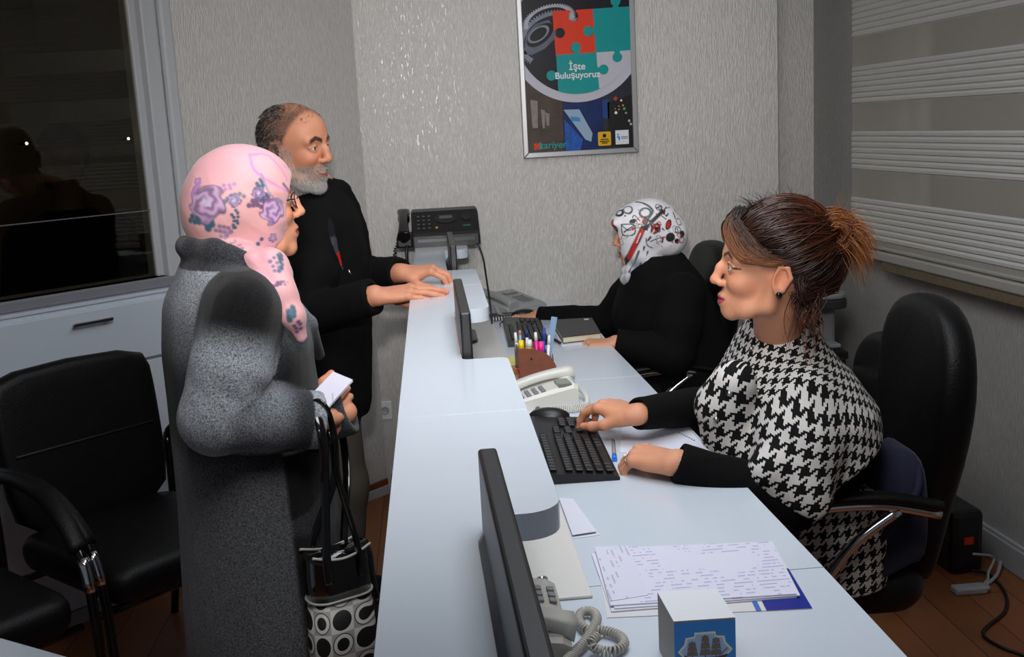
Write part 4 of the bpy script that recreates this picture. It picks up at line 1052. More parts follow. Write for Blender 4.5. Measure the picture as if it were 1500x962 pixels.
va = visitor_chair('black leather armchair beside the woman in pink headscarf, in front of the white drawer', tuple(basep), ang)
vb = dup(va, tuple(basep - alw*.60 + fwd*.02), ang, 'black armchair cut off at the left edge of the photo')
# low white table in the left corner of the view
tb = thing('coffee_table', 'white low table whose corner shows at the bottom left', 'table', (-.98, 1.75, 0), 0)
def c2(px, py): p = at_z(px, py, .45); return Vector((p[0]+.98, p[1]-1.75))
a_, b_ = c2(10, 936), c2(105, 963); d_ = (b_-a_).normalized(); n_ = Vector((d_.y, -d_.x))
if n_.y > 0: n_ = -n_
p4 = [a_-d_*.02, a_+d_*.5, a_+d_*.5+n_*.7, a_-d_*.02+n_*.7]
B().prism([tuple(p) for p in p4], .42, .45, .003).build('tabletop', M_WHITE, tb)
cen = sum(p4, Vector((0, 0)))/4
for p in p4:
    l_ = p.lerp(cen, .12); B().box((l_.x-.02, l_.y-.02, 0), (l_.x+.02, l_.y+.02, .42), .002).build('leg', M_WHITE, tb)

# ------------------------------------------------------------------ printer on its stand, floor box and cables
ps = thing('printer_stand', 'dark stand under the grey printer in the far right corner', 'stand', (1.45, 4.25, 0))
B().box((-.17, -.15, .50), (.17, .15, .53), .004).build('top', M_BLACKPLASTIC, ps)
for sx in (-1, 1):
    for sy in (-1, 1): B().box((sx*.15-.012, sy*.13-.012, 0), (sx*.15+.012, sy*.13+.012, .50), .002).build('leg', M_BLACKPLASTIC, ps)
B().box((-.15, -.13, .18), (.15, .13, .20), .003).build('shelf', M_BLACKPLASTIC, ps)
pr = thing('printer', 'grey office printer behind the head of the woman in houndstooth', 'printer', (1.45, 4.25, .53))
M_PRN = P('printer_grey', (150, 154, 156), .45)
B().box((-.13, -.12, 0), (.13, .14, .19), .015).build('lower_body', P('printer_body', (126, 128, 128), .5), pr)
B().prism(rrect(-.17, -.17, .17, .15, .05), .175, .215, .008).build('dark_rim', P('printer_dark', (50, 50, 52), .5), pr)
B().prism(rrect(-.168, -.168, .168, .148, .05), .215, .238, .008).build('control_deck', M_PRN, pr)
B().box((-.13, -.07, .238), (.125, .13, .262), .012).build('scanner_lid', M_PRN, pr)
for k in range(4): B().box((-.02+k*.035, -.145, .238), (.0+k*.035, -.125, .241), .001).build('button', M_GREYPLASTIC, pr)
B().box((.0, -.20, .03), (.12, -.12, .045), .004).build('paper_tray', M_PRN, pr)
ups = thing('power_unit', 'black box with a small red light on the floor by the right skirting', 'power supply', (1.63, 3.30, 0), AR)
B().box((-.06, -.16, 0), (.05, .12, .21), .02).build('case', M_BLACKPLASTIC, ups)
B().box((-.02, -.163, .10), (.012, -.159, .125), .002).build('red_switch', P('red_switch', (150, 32, 12), .4, emit=.08), ups)
def fz(px, py, z=.006): return tuple(at_z(px, py, z))
o = B().tube(spline([fz(1424, 835, .02), fz(1450, 842), fz(1472, 868), fz(1472, 895), fz(1440, 925), fz(1462, 945), fz(1500, 960), fz(1560, 985)], 8), .005, 8).build('cable', M_BLACKPLASTIC); tag(o, 'black cable snaking over the floor at the right edge', 'cable')
o = B().tube(spline([fz(1426, 811, .1), fz(1455, 816, .05), fz(1448, 838, .02), fz(1446, 850), fz(1430, 862), fz(1414, 866)], 8), .004, 8).build('cable', M_TRIM); tag(o, 'thin white cable looping from the black power box', 'cable')
o = B().tube(spline([fz(1466, 823, .02), fz(1460, 842, .01), fz(1446, 855), fz(1425, 866), fz(1408, 869)], 8), .006, 8).build('cable', M_TRIM); tag(o, 'thicker white cable running from the skirting to the floor plug', 'cable')
pg = thing('plug_adapter', 'grey plug lying on the floor behind the office chair', 'plug', fz(1420, 868, .0))
B().box((-.05, -.02, 0), (.05, .025, .022), .006).build('body', M_TRIM, pg)
B().cyl((.05, .0, .011), (.062, .0, .011), .009, n=12).build('strain_relief', M_TRIM, pg)

fc = thing('folded_coat', 'dark navy coat bundled on the chair seat behind the woman in houndstooth', 'coat', (.965, 2.265, .47), .0)
b = B(); secs = []
rr_ = random.Random(4)
for z, k in ((.0, .9), (.015, 1), (.06, 1.0), (.12, .97), (.18, .9), (.235, .75), (.26, .5), (.265, .25)):
    secs.append([(x*k+rr_.uniform(-.004, .004)+.02*(z/.26), y*k+rr_.uniform(-.004, .004), z+.02*math.sin(x*30)*k) for x, y in rrect(-.075, -.105, .075, .105, .04, 6)])
b.loft(secs); b.build('bundle', P('navy_cloth', (16, 20, 46), .9, bump=(240, .4), sheen=.1), fc, True, 1)
B().tube(spline([(-.06, -.10, .05), (-.02, -.112, .12), (.04, -.105, .19), (.06, -.07, .235)], 6), .008, 8).build('hem_fold', P('navy_cloth_edge', (18, 22, 50), .9), fc)
# ------------------------------------------------------------------ people: shared anatomy
def unit(v): v = np.array(v, float); return v/np.linalg.norm(v)
def seg_param(p, pts):
    """distance of points p to polyline pts and arc-length fraction of the closest point"""
    pts = [np.array(q, float) for q in pts]; L_ = [np.linalg.norm(pts[i+1]-pts[i]) for i in range(len(pts)-1)]; tot = sum(L_)
    best = np.full(len(p), 1e9); bt = np.zeros(len(p)); acc = 0
    for i in range(len(pts)-1):
        ab = pts[i+1]-pts[i]; t = np.clip(((p-pts[i])@ab)/(ab@ab), 0, 1)
        d = np.linalg.norm(p-(pts[i]+t[:, None]*ab), axis=1); m = d < best
        best[m] = d[m]; bt[m] = (acc+t[m]*L_[i])/tot; acc += L_[i]
    return best, bt
def locate(R, sc, local, px, py, Y):
    """head origin so that the face landmark `local` stands on the sight line at depth Y"""
    return at_y(px, py, Y) - np.array(R)@(np.array(local)*sc)
NOSE = (.1155, 0, -.0225)

def head(S, R, t, sc, jaw=1.0, smile=0.0, nose=1.0, ears=True, lips=1.0, cz=.005):
    S.frame(R, t, sc)
    S.ell((-.012, 0, .043), (.098, .076, .087), 0)
    S.ell((.042, 0, .045), (.052, .062, .062), .02)
    S.ell((.034, 0, -.026+cz*.5), (.053, .054*jaw, .078-cz*.5), .018)
    for s in (-1, 1):
        S.chain([(.065, s*.012, -.099+cz), (.042, s*.037*jaw, -.086+cz*.9), (.004, s*.054*jaw, -.058), (-.006, s*.062, -.005)], [.013, .013, .013, .016], .018)
        S.ell((.060, s*.034, -.020+.002*smile), (.025+.005*smile, .023, .022), .016)
        S.cap((.083, s*.014, .031), (.074, s*.045, .029), .0125, .012, .012)
    S.ell((.068, 0, -.097+cz), (.017, .020, .016-.2*cz), .014)
    S.ell((.068, 0, -.058), (.025, .030, .025), .016)
    for s in (-1, 1):
        S.ell((.098, s*.033, .010), (.018, .019, .014), .012, 'sub')
        S.ell((.073, s*.033, .0095), (.0135, .015, .0125), .004)
        S.chain([(.0835, s*.018, .0125), (.0868, s*.032, .0178), (.079, s*.047, .0118)], [.0028, .0032, .0028], .003)
        S.chain([(.083, s*.019, .0060), (.0845, s*.032, .0015), (.0785, s*.046, .0060)], [.0024, .0026, .0024], .004)
    # nose
    S.chain([(.086, 0, .026), (.099, 0, .004), (.106*1, 0, -.020)], [.0080, .0078*nose, .0098*nose], .010)
    S.ell((.1065, 0, -.0225), (.0098, .0098*nose, .0085*nose), .006)
    for s in (-1, 1):
        S.ell((.0955, s*.0115*nose, -.0265), (.0100, .0066, .0070), .006)
        S.ell((.103, s*.006, -.0345), (.005, .0035, .004), .003, 'sub')
    # mouth
    w = .023+.006*smile
    for s in (-1, 1):
        S.chain([(.0910, 0, -.0530), (.0880, s*w*.5, -.0525), (.0785-.003*smile, s*w, -.0575+.006*smile)], [.0055*lips, .0052*lips, .003], .004)
        S.chain([(.0888, 0, -.0655-.005*smile), (.0860, s*w*.5, -.0645-.004*smile), (.0785-.003*smile, s*w, -.0585+.006*smile)], [.0062*lips, .0058*lips, .003], .004)
        S.chain([(.0972, 0, -.0588-.002*smile), (.0942, s*w*.5, -.0582-.0015*smile), (.0835, s*w*.95, -.0580+.006*smile)], [.0016+.0035*smile, .0015+.003*smile, .0012], .002, 'sub')
    if ears:
        for s in (-1, 1):
            e = rotm(0, -12, s*18)
            S.ell((-.012, s*.078, .002), (.019, .008, .032), .006, R=e)
            S.ell((-.007, s*.087, .004), (.011, .007, .020), .004, 'sub', R=e)
            S.chain([(-.004, s*.080, .026), (-.020, s*.087, .026), (-.028, s*.088, .006), (-.017, s*.083, -.020), (-.006, s*.079, -.026)], [.004, .0045, .0045, .004, .006], .003)
    S.frame()
def neck(S, R, t, sc, base, r=.052):
    a = np.array(R)@(np.array((-.022, 0, -.055))*sc)+t
    S.cap(a, base, r*sc, r*1.12, .025)
def head_local(p, R, t, sc): return ((p-t)@np.array(R))/sc

def paint_face(p, tone, q, lip=(150, 70, 66), brow=(40, 28, 24), iris=(52, 34, 24), blush=.35, smile=0., liner=.5, browt=1.0, eyeh=.0062, eyew=.0145):
    """p world points, q head-local; tone sRGB"""
    base = np.array(lin(tone)); c = np.tile(base, (len(p), 1))
    n = vnoise(p, 70, 1)*.5+vnoise(p, 25, 2)*.5
    c *= (1+.06*n)[:, None]
    head_m = (np.abs(q[:, 1]) < .1) & (q[:, 2] > -.125) & (q[:, 2] < .14) & (np.abs(q[:, 0]) < .13)
    x, y, z = q.T; ay = np.abs(y); front = (x > .05) & head_m
    red = base*np.array([1.02, .72, .68])
    m = np.exp(-(((ay-.040)/.018)**2+((z+.022)/.018)**2))*(x > .03)*blush*head_m; c = mixc(c, red, m)
    m = np.exp(-((y/.012)**2+((z+.022)/.012)**2))*(x > .09)*blush*.8*head_m; c = mixc(c, red, m)
    m = np.exp(-(((ay-.083)/.012)**2+((z)/.03)**2))*(x < .02)*.55*head_m; c = mixc(c, red, m)
    # lips
    w = .023+.006*smile; zl = -.0585+.006*smile*(ay/w)**2
    up = smooth01(1.1, .85, ((ay/w)**2+((z-zl)/(.0085*(1-.3*(ay/w))))**2*(z > zl)+((z-zl)/(.0125+.006*smile))**2*(z <= zl)))
    c = mixc(c, lin(lip), up*front*(x > .070))
    dark = smooth01(1.2, .6, (ay/(w*.95))**2+((z-zl-.0)/(.0018+.004*smile))**2); c = mixc(c, lin((60, 24, 24)), dark*front*.85*(x > .070))
    if smile > .5:
        te = smooth01(1.1, .8, (ay/(w*.8))**2+((z-zl-.0005)/.0048)**2); c = mixc(c, lin((205, 190, 160)), te*front*(x > .068))
    # brows
    zb = .030+.008*np.clip((ay-.012)/.02, 0, 1)-.010*np.clip((ay-.034)/.02, 0, 1)
    m = smooth01(1.0, .45, ((z-zb)/(.0042*browt))**2)*smooth01(.009, .014, ay)*smooth01(.058, .048, ay)*front
    c = mixc(c, lin(brow), m*.92)
    # eyes
    ez, ey = .0095, .0325
    u, v = (ay-ey)/eyew, (z-ez)/(eyeh*np.clip(1-.35*((ay-ey)/.0135)**2, .3, 1))
    eye = smooth01(1.15, .85, u*u+v*v)*front; c = mixc(c, lin((206, 196, 188)), eye)
    ir = smooth01(1.15, .8, ((ay-ey)/.0058)**2+((z-ez-.0006)/.0056)**2)*eye; c = mixc(c, lin(iris), ir)
    lid = smooth01(.55, .95, u*u+v*v)*smooth01(1.9, 1.3, u*u+v*v)*(z > ez-.001)*front*smooth01(.0165, .0205, ay); c = mixc(c, lin((34, 22, 20)), lid*liner); lid2 = smooth01(.75, 1.0, u*u+v*v)*smooth01(1.5, 1.2, u*u+v*v)*(z <= ez-.001)*front*smooth01(.0165, .0205, ay); c = mixc(c, lin((70, 46, 40)), lid2*liner*.6)
    m = np.exp(-(((ay-.0325)/.016)**2+((z-.018)/.006)**2))*front*.25*liner; c = mixc(c, base*.55, m)
    return c

HAND_TIPS = []
def hand(S, wrist, fwd, up, ts, bends, sc=1.0, thumb=None, spread=4, tb=(12, 22)):
    """wrist point, fwd towards the knuckles, up = back of the hand, ts=+1 when the thumb is on the left of fwd"""
    x = unit(fwd); y = unit(np.cross(up, x)); z = np.cross(x, y); R = np.stack([x, y, z], 1)
    S.frame(R, wrist, sc)
    ys = [.0285, .0095, -.0095, -.0275]; kx = [.088, .092, .087, .078]; kz = [0, .003, .001, -.003]
    ln = [(.041, .025, .020), (.045, .029, .021), (.041, .027, .021), (.032, .020, .019)]; rr = [.0092, .0094, .009, .008]
    S.ell((.002, 0, -.003), (.03, .026, .0185), .01)
    for i in range(4):
        S.cap((.004, ts*ys[i]*.62, -.004), (kx[i], ts*ys[i], kz[i]-.002), .0155, .0108, .012)
    S.ell((.048, 0, -.008), (.042, .034, .014), .012)
    S.ell((.032, ts*.024, -.014), (.030, .016, .015), .012)              # ball of the thumb
    tips = []
    for i in range(4):
        b_ = bends[i]; p = np.array((kx[i], ts*ys[i], kz[i]-.002)); ang = 0; sp = math.radians(spread*(1.2, .3, -.5, -1.5)[i])*ts
        S.ell(p+np.array((0, 0, .0015)), (.0112, .0108, .0105), .006)
        for j in range(3):
            ang += math.radians(b_[j]); d = np.array((math.cos(ang)*math.cos(sp), math.cos(ang)*math.sin(sp), -math.sin(ang)))
            n = p+d*ln[i][j]; S.cap(p, n, rr[i]*(1-.06*j), rr[i]*(.93-.07*j), .0035)
            p = n
        tips.append((S.W(p), R@np.array((math.sin(ang), 0, math.cos(ang)))))
    th = thumb or ((.55, .72, -.35), (.80, .50, -.25), (.92, .25, -.2))
    p = np.array((.018, ts*.026, -.010)); L3 = (.042, .034, .026); r3 = (.0135, .0108, .0102, .0085)
    for j in range(3):
        d = unit((th[j][0], ts*th[j][1], th[j][2])); n = p+d*L3[j]; S.cap(p, n, r3[j], r3[j+1], .007); p = n
    tips.append((S.W(p), unit(R@np.array((0, ts*.4, .9)))))
    HAND_TIPS.extend(tips); S.frame()
def paint_hands(p, c, tips, tone):
    base = np.array(lin(tone))
    for tip, up in tips:
        d = np.linalg.norm(p-(tip+up*.0065), axis=1); c[:] = mixc(c, np.clip(base*np.array([1.15, 1.02, 1.05])+.05, 0, 1), smooth01(.0075, .0045, d)*.8)
        d = np.linalg.norm(p-tip, axis=1); c[:] = mixc(c, base*np.array([1.05, .72, .66]), smooth01(.028, .006, d)*.35)
    return c
def strands(name, items, mat, parent, sides=4):
    """items: (points (m,3), radius, colour0, colour1) -> one hair mesh of tapered strands"""
    V, F, Cc = [], [], []; off = 0
    for pts, r, c0, c1 in items:
        pts = np.asarray(pts, float); m = len(pts)
        d = np.gradient(pts, axis=0); d /= np.linalg.norm(d, axis=1, keepdims=True)+1e-9
        a = np.cross(d, np.array((.3, .2, .93))); a /= np.linalg.norm(a, axis=1, keepdims=True)+1e-9; b_ = np.cross(d, a)
        tt = np.linspace(0, 1, m); rad = r*np.minimum(1, 1.25-1.1*tt)*np.minimum(1, .35+tt*5)
        ring = np.stack([pts+(a*math.cos(2*PI*k/sides)+b_*math.sin(2*PI*k/sides))*rad[:, None] for k in range(sides)], 1)
        V.append(ring.reshape(-1, 3)); Cc.append(np.repeat(np.array(c0)[None]*(1-tt[:, None])+np.array(c1)[None]*tt[:, None], sides, 0))
        i = np.arange(m-1)[:, None]*sides; k = np.arange(sides)[None]; k2 = (k+1) % sides
        F.append((np.stack([i+k, i+k2, i+sides+k2, i+sides+k], -1)+off).reshape(-1, 4)); off += m*sides
    return np_obj(name, np.concatenate(V), np.concatenate(F), mat, parent, np.concatenate(Cc))
def pick(pts, px, py, tol=5):
    """the point of a mesh that the camera sees nearest to pixel (px,py)"""
    q = (pts-CC)@CR; X = CX+FPX*q[:, 0]/q[:, 2]; Y = CY+FPX*q[:, 1]/q[:, 2]
    d = np.hypot(X-px, Y-py); m = d < tol
    if not m.any(): return pts[np.argmin(d)]
    i = np.where(m)[0]; return pts[i[np.argmin(q[i, 2])]]
def folds(p, n, amp, freq, axis, seed):
    """cloth folds: ridged noise stretched along axis"""
    a = unit(axis); w = p-np.outer(p@a, a)*.78
    r = 1-np.abs(vnoise(w, freq, seed)); r2 = 1-np.abs(vnoise(w, freq*2.1, seed+1))
    return p+n*(amp*(r*.7+r2*.3-.6))[:, None]
def torso(S, R, pel, chest, nb, w=.155, d=.10):
    S.ell(pel, (d*1.05, w*1.02, .12), .04, R=R); S.ell((np.array(pel)+chest)/2, (d*.92, w*.86, .14), .05, R=R)
    S.ell(chest, (d*1.05, w, .15), .05, R=R); S.cap(np.array(nb)-np.array((0, 0, .06)), nb, .06, .055, .03)
M_SKIN = vcol_mat('skin', .5, .35, bump=(600, .08), sss=.12)
M_HAIR = vcol_mat('hair', .38, .5)
M_SHOE = P('black_shoe_leather', (18, 18, 19), .35)
# ------------------------------------------------------------------ woman in the pink scarf at the counter
def build_pink():
    yaw = 24; R = rotm(rz=yaw); c = np.array((-.388, 2.16, 0))
    root = thing('person', 'woman in a floral pink headscarf and grey ombre wool coat standing at the counter', 'person', (-.388, 2.16, 0))
    HR = rotm(0, -6, 15); hs = .94; ht = locate(HR, hs, NOSE, 446, 309, 2.21)
    L = lambda x, y, z: R@np.array((x, y, z))+c
    shr, shl = L(-.025, -.155, 1.175), L(-.02, .155, 1.18)
    elr = at_y(320, 612, 1.96); wrr = at_y(466, 615, 2.02)
    ell_, wrl = L(.03, .20, .98), at_y(506, 604, 2.15)
    hl = at_y(452, 618, 2.16)
    tone = (206, 142, 110)
    HAND_TIPS.clear()
    S = Sculpt((-.75, 1.75, 0), (.02, 2.6, 1.5), .003)
    torso(S, R, L(-.01, 0, .82), L(-.015, 0, 1.08), L(-.02, 0, 1.27), .115, .08)
    head(S, HR, ht, hs, .95, .1, 1.0, False); neck(S, HR, ht, hs, L(-.015, 0, 1.22), .048)
    for sh, e, w in ((shr, elr, wrr), (shl, ell_, wrl)): S.chain([sh, e, w], [.038, .036, .024], .008)
    for s in (-1, 1):
        S.chain([L(0, s*.085, .78), L(.02, s*.09, .42), L(-.02, s*.095, .08)], [.075, .055, .036], .03)
        S.chain([L(-.03, s*.095, .035), L(.06, s*.1, .032), L(.13, s*.11, .022)], [.034, .034, .021], .02)
    fw = unit(at_y(523, 565, 2.19)-wrl)
    hfw = unit(at_y(490, 584, 2.18)-hl)
    hand(S, hl, hfw, unit((-.1, .95, .1)), -1, [(62, 88, 50)]*4, .88, thumb=((.80, .52, -.25), (.97, .22, -.08), (.99, .08, -.02)))
    hand(S, wrr+np.array((.005, .01, 0)), unit((.1, .98, -.1)), unit((.3, -.1, .95)), 1, [(60, 80, 50)]*4, .85)
    p, q = S.mesh(2); hl_ = head_local(p, HR, ht, hs)
    col = paint_face(p, tone, hl_, (150, 66, 62)); paint_hands(p, col, HAND_TIPS, tone)
    sh_m = p[:, 2] < .1; col[sh_m] = lin((16, 16, 17))
    np_obj('body', p, q, M_SKIN, root, col)
    # ---- coat
    S = Sculpt((-.80, 1.72, .25), (.05, 2.62, 1.40), .0035)
    S.frame(R, c)
    S.loft([(.27, -.0, 0, .178, .215), (.5, 0, 0, .165, .20), (.75, .0, 0, .152, .182), (.93, -.005, 0, .145, .165), (1.08, -.010, 0, .140, .165), (1.17, -.018, 0, .120, .155), (1.225, -.022, 0, .088, .122), (1.262, -.030, 0, .064, .080)], 0, p=2.3)
    S.ell((.065, 0, 1.09), (.058, .10, .08), .03)
    S.frame()
    S.cap(L(-.03, -.085, 1.195), shr, .055, .062, .03); S.cap(L(-.03, .085, 1.195), shl, .05, .058, .03)
    S.chain([shr+np.array((-.01, .02, -.005)), (shr*.45+elr*.55), elr+np.array((-.005, 0, 0))], [.071, .073, .067], .014)
    S.chain([elr, elr*.5+wrr*.5+np.array((0, 0, -.002)), wrr], [.064, .056, .049], .02)
    S.chain([shl, ell_, wrl], [.062, .056, .043], .014)
    # collar (stand and lapels)
    S.frame(R, c)
    for s in (-1, 1):
        S.chain([(-.080, s*.02, 1.280), (-.052, s*.066, 1.277), (.0, s*.084, 1.247), (.06, s*.072, 1.19), (.125, s*.045, 1.11), (.15, s*.02, 1.04)], [.022, .024, .024, .020, .017, .012], .008)
    S.cap((-.082, -.026, 1.283), (-.082, .026, 1.283), .022, k=.008)
    # pocket flap and front edge relief
    S.ell((.0, 0, 1.36), (.085, .075, .17), .012, 'sub')
    S.frame()
    # cuff openings
    ax = unit(wrr-elr); S.plane_cut_local = None
    S.cap(wrr+ax*.004, wrr-ax*.035, .0545, .0545, .005)
    S.cuff(wrr+ax*.004, ax, .058)
    S.cap(wrr-ax*.004, wrr+ax*.02, .043, .043, .003, 'sub')
    al = unit(unit(wrl-ell_)*.4+hfw*.6); S.cap(wrl-al*.05, wrl, .044, .044, .01); S.cuff(wrl+al*.01, al, .07); S.cap(wrl+al*.002, wrl+al*.04, .033, .033, .003, 'sub')
    p, q = S.mesh(2); n = normals(p, q)
    d_, t_ = seg_param(p, [shr, elr, wrr]); dl_, tl_ = seg_param(p, [shl, ell_, wrl])
    p = folds(p, n, .0035, 9, (0, 0, 1), 4); p = folds(p, n, .0025, 22, (0, .2, 1), 8)
    # crinkles in the crook of the elbow
    near = np.exp(-(np.linalg.norm(p-(elr+np.array((.03, 0, .03))), axis=1)/.07)**2); p = p+n*(near*.0015*np.sin((p@unit((.8, 0, .6)))*170))[:, None]
    loc = (p-c)@R
    col = np.tile(np.array(lin((98, 102, 108))), (len(p), 1)); DK, GY, LG, MG = lin((16, 16, 18)), lin((108, 112, 118)), lin((144, 149, 156)), lin((70, 71, 74))
    z = p[:, 2]; nz = vnoise(p, 14, 5)*.03
    col = mixc(col, LG, smooth01(1.10, 1.24, z+nz))
    col = mixc(col, DK, smooth01(1.14, 1.04, z+nz)*smooth01(.80, .92, z+nz))
    col = mixc(col, lin((84, 86, 89)), smooth01(.94, .80, z+nz))
    col = mixc(col, DK, smooth01(.55, .36, z+nz)*.6)
    # right front quarter: dark curved panel with a grey rim (patch pocket)
    fx_, fy_ = loc[:, 0], loc[:, 1]
    fr = (fy_ < .05)*smooth01(.0, .012, fx_-.01)
    col = mixc(col, lin((48, 49, 52)), fr*smooth01(.97, .95, z)); ang = fx_-.01; dd = np.hypot((ang-.0)/.10, (z-.86)/.10)
    col = mixc(col, DK, fr*smooth01(1.02, .96, dd)*(z < .885)); col = mixc(col, LG, fr*smooth01(.885, .890, z)*smooth01(.918, .912, z))
    col = mixc(col, DK, fr*smooth01(.74, .72, z+.12*(ang))*smooth01(.60, .615, z+.12*ang))
    # sleeve
    rs_ = np.interp(t_, [0, .3, .55, 1], [.073, .075, .069, .056]); sl = smooth01(rs_+.013, rs_+.007, d_)*(loc[:, 1] < -.03+.2*np.clip(t_-.45, 0, 1))
    sc_ = np.tile(np.array(LG), (len(p), 1)); tt = t_+nz*.9
    sc_ = mixc(sc_, DK, smooth01(.30, .06, tt)); sc_ = mixc(sc_, GY, smooth01(.5, .62, tt)); sc_ = mixc(sc_, DK, smooth01(.78, .90, tt)*smooth01(.955, .945, t_)*.85)
    sc_ = mixc(sc_, LG, smooth01(.945, .955, t_))
    col = col*(1-sl[:, None])+sc_*sl[:, None]
    sl2 = (dl_ < .08)*(tl_ > .35)*(d_ > .075); col = mixc(col, lin((58, 60, 64)), sl2*1.0)
    # collar and lapels: charcoal upper collar, pale lapel
    colr = (z > 1.243)*(loc[:, 0] < .085)*1.0; col = mixc(col, lin((50, 51, 55)), colr*(d_ > .06))
    M_COAT = vcol_mat('grey_wool_coat', .95, .15, bump=(650, .5), speck=(330, .65), sheen=.15)
    np_obj('coat', p, q, M_COAT, root, np.clip(col, 0, 1))
    # ---- scarf
    S = Sculpt((-.56, 1.90, 1.0), (-.10, 2.45, 1.52), .0025)
    S.frame(HR, ht, hs)
    S.ell((-.010, 0, .034), (.112, .090, .104), 0)
    S.ell((-.064, 0, -.004), (.070, .078, .085), .03); S.ell((-.055, 0, -.075), (.065, .070, .055), .03)
    S.ell((.040, 0, .044), (.056, .073, .064), .02)
    S.loft([(-.19, -.055, 0, .072, .080), (-.15, -.045, 0, .070, .072), (-.09, -.014, 0, .064, .068), (-.03, .010, 0, .082, .080), (.03, .01, 0, .082, .083)], .02)
    for k in range(3):                                                    # wraps round the neck
        ring = [(-.045+(.074+.005*k)*math.cos(a), (.074+.008*k)*math.sin(a), -.100-.034*k+.024*math.cos(a+.4*k)*(-1)) for a in [2*PI*i/18 for i in range(19)]]
        S.chain(ring, [.020+.003*(k % 2)]*19, .010)
    S.chain([(-.085, -.04, -.05), (-.03, -.084, -.085), (.02, -.064, -.122), (.036, -.03, -.150)], [.018, .022, .022, .020], .012)
    S.ell((.140, 0, -.018), (.078, .112, .086), .006, 'sub')
    S.frame()
    # tail down the front
    tl = [at_y(396, 390, 2.08), at_y(411, 430, 2.05), at_y(428, 462, 2.04), at_y(442, 492, 2.05)]
    S.chain(tl, [.036, .030, .023, .012], .015); S.chain([tl[0]+np.array((-.03, -.01, .01)), tl[1]+np.array((-.02, -.012, .01)), tl[2]+np.array((-.012, -.008, 0))], [.02, .017, .010], .008)
    p, q = S.mesh(2); n = normals(p, q); hq = head_local(p, HR, ht, hs)
    low = smooth01(-.02, -.10, hq[:, 2])
    a = folds(p, n, .010, 13, HR@unit((.78, .0, -.62)), 11); p = p+(a-p)*(.5+.5*low)[:, None]
    a = folds(p, n, .005, 30, HR@unit((.7, 0, -.7)), 15); p = p+(a-p)*(.3+.7*low)[:, None]
    PK = np.array(lin((214, 158, 156))); col = np.tile(PK, (len(p), 1)); col = mixc(col, lin((206, 144, 134)), smooth01(-.3, .8, vnoise(p, 14, 9))*.5)
    col = mixc(col, lin((214, 158, 176)), smooth01(-.1, .8, vnoise(p, 9, 19))*.6)
    def sprig(px, py, n_, r, colr, ang, step):
        q0 = pick(p, px, py)
        for i in range(n_):
            qx, qy = px+math.cos(ang+i*.12)*step*i, py+math.sin(ang+i*.12)*step*i; cc = pick(p, qx, qy)
            for s_ in (-1, 1):
                ce = cc+np.array((.004*s_, 0, .004*s_)); d = np.linalg.norm(p-ce, axis=1); col[:] = mixc(col, lin(colr), smooth01(r, r*.55, d))
    def rose(px, py, r, base=(120, 92, 124), mid=(186, 150, 184), dark=(74, 56, 84)):
        cc = pick(p, px, py); v = p-cc; d = np.linalg.norm(v, axis=1)
        th = np.arctan2(v[:, 2], v@unit((1, .4, 0))); wob = d/r*(1+.13*np.sin(5*th+7*d/r))+.10*vnoise(p, 110, 3)
        m = smooth01(1.0, .88, wob); ring = .5+.5*np.sin(wob*11-2*th+1.5*vnoise(p, 60, 5))
        cr_ = np.array(lin(base))*(1-ring[:, None])+np.array(lin(mid))*ring[:, None]; cr_ = mixc(cr_, lin(dark), smooth01(.75, .95, wob)*.8); cr_ = mixc(cr_, lin((205, 190, 215)), smooth01(.35, .1, wob)*.6)
        col[:] = col*(1-m[:, None])+cr_*m[:, None]
    TEAL, LIL, PUR, MAG = (52, 88, 108), (168, 120, 168), (104, 76, 110), (204, 120, 176)
    sprig(300, 320, 5, .008, TEAL, 2.6, 6); sprig(292, 322, 4, .009, TEAL, .4, 7); sprig(330, 300, 6, .0055, (96, 104, 118), -.9, 6); sprig(345, 315, 6, .0045, TEAL, 1.0, 5)
    sprig(312, 285, 6, .005, LIL, -1.0, 7); sprig(384, 265, 6, .006, TEAL, 1.1, 6); sprig(372, 300, 5, .0065, PUR, -.3, 6); sprig(392, 290, 5, .006, TEAL, .8, 5)
    rose(297, 299, .038); rose(346, 296, .013, (112, 92, 130), (160, 138, 170)); rose(383, 282, .014, (100, 84, 118), (150, 120, 160)); rose(404, 311, .027, (128, 92, 136), (196, 158, 196)); rose(403, 352, .010); rose(286, 262, .008, LIL, LIL)
    sprig(285, 268, 3, .006, LIL, 1.8, 7); sprig(322, 338, 8, .0055, (132, 108, 140), .05, 6); sprig(330, 346, 6, .005, (150, 120, 150), .3, 6); sprig(372, 360, 3, .0055, TEAL, -.5, 6)
    sprig(412, 368, 5, .0075, TEAL, 1.0, 6); sprig(403, 378, 3, .006, (120, 100, 130), 1.0, 6); sprig(405, 412, 4, .006, PUR, -.4, 6); sprig(430, 450, 4, .008, TEAL, 1.2, 6); sprig(437, 478, 3, .006, PUR, 1., 5)
    for (pa, colr, w) in (([(368, 222), (372, 240), (385, 255), (400, 268), (425, 280), (434, 272), (433, 255), (420, 240)], MAG, .0022), ([(370, 222), (395, 224), (412, 240), (425, 262)], MAG, .0022), ([(385, 250), (398, 282), (412, 296), (430, 300)], (130, 130, 160), .0016), ([(420, 268), (428, 285), (436, 292)], TEAL, .003)):
        pp = spline([tuple(pick(p, *u)) for u in pa], 5); d, _ = seg_param(p, [np.array(v) for v in pp]); col = mixc(col, lin(colr), smooth01(w*1.8, w*.8, d)*.85)
    np_obj('headscarf', p, q, vcol_mat('pink_floral_scarf', .5, .45, bump=(500, .1), sheen=.2), root, np.clip(col, 0, 1))
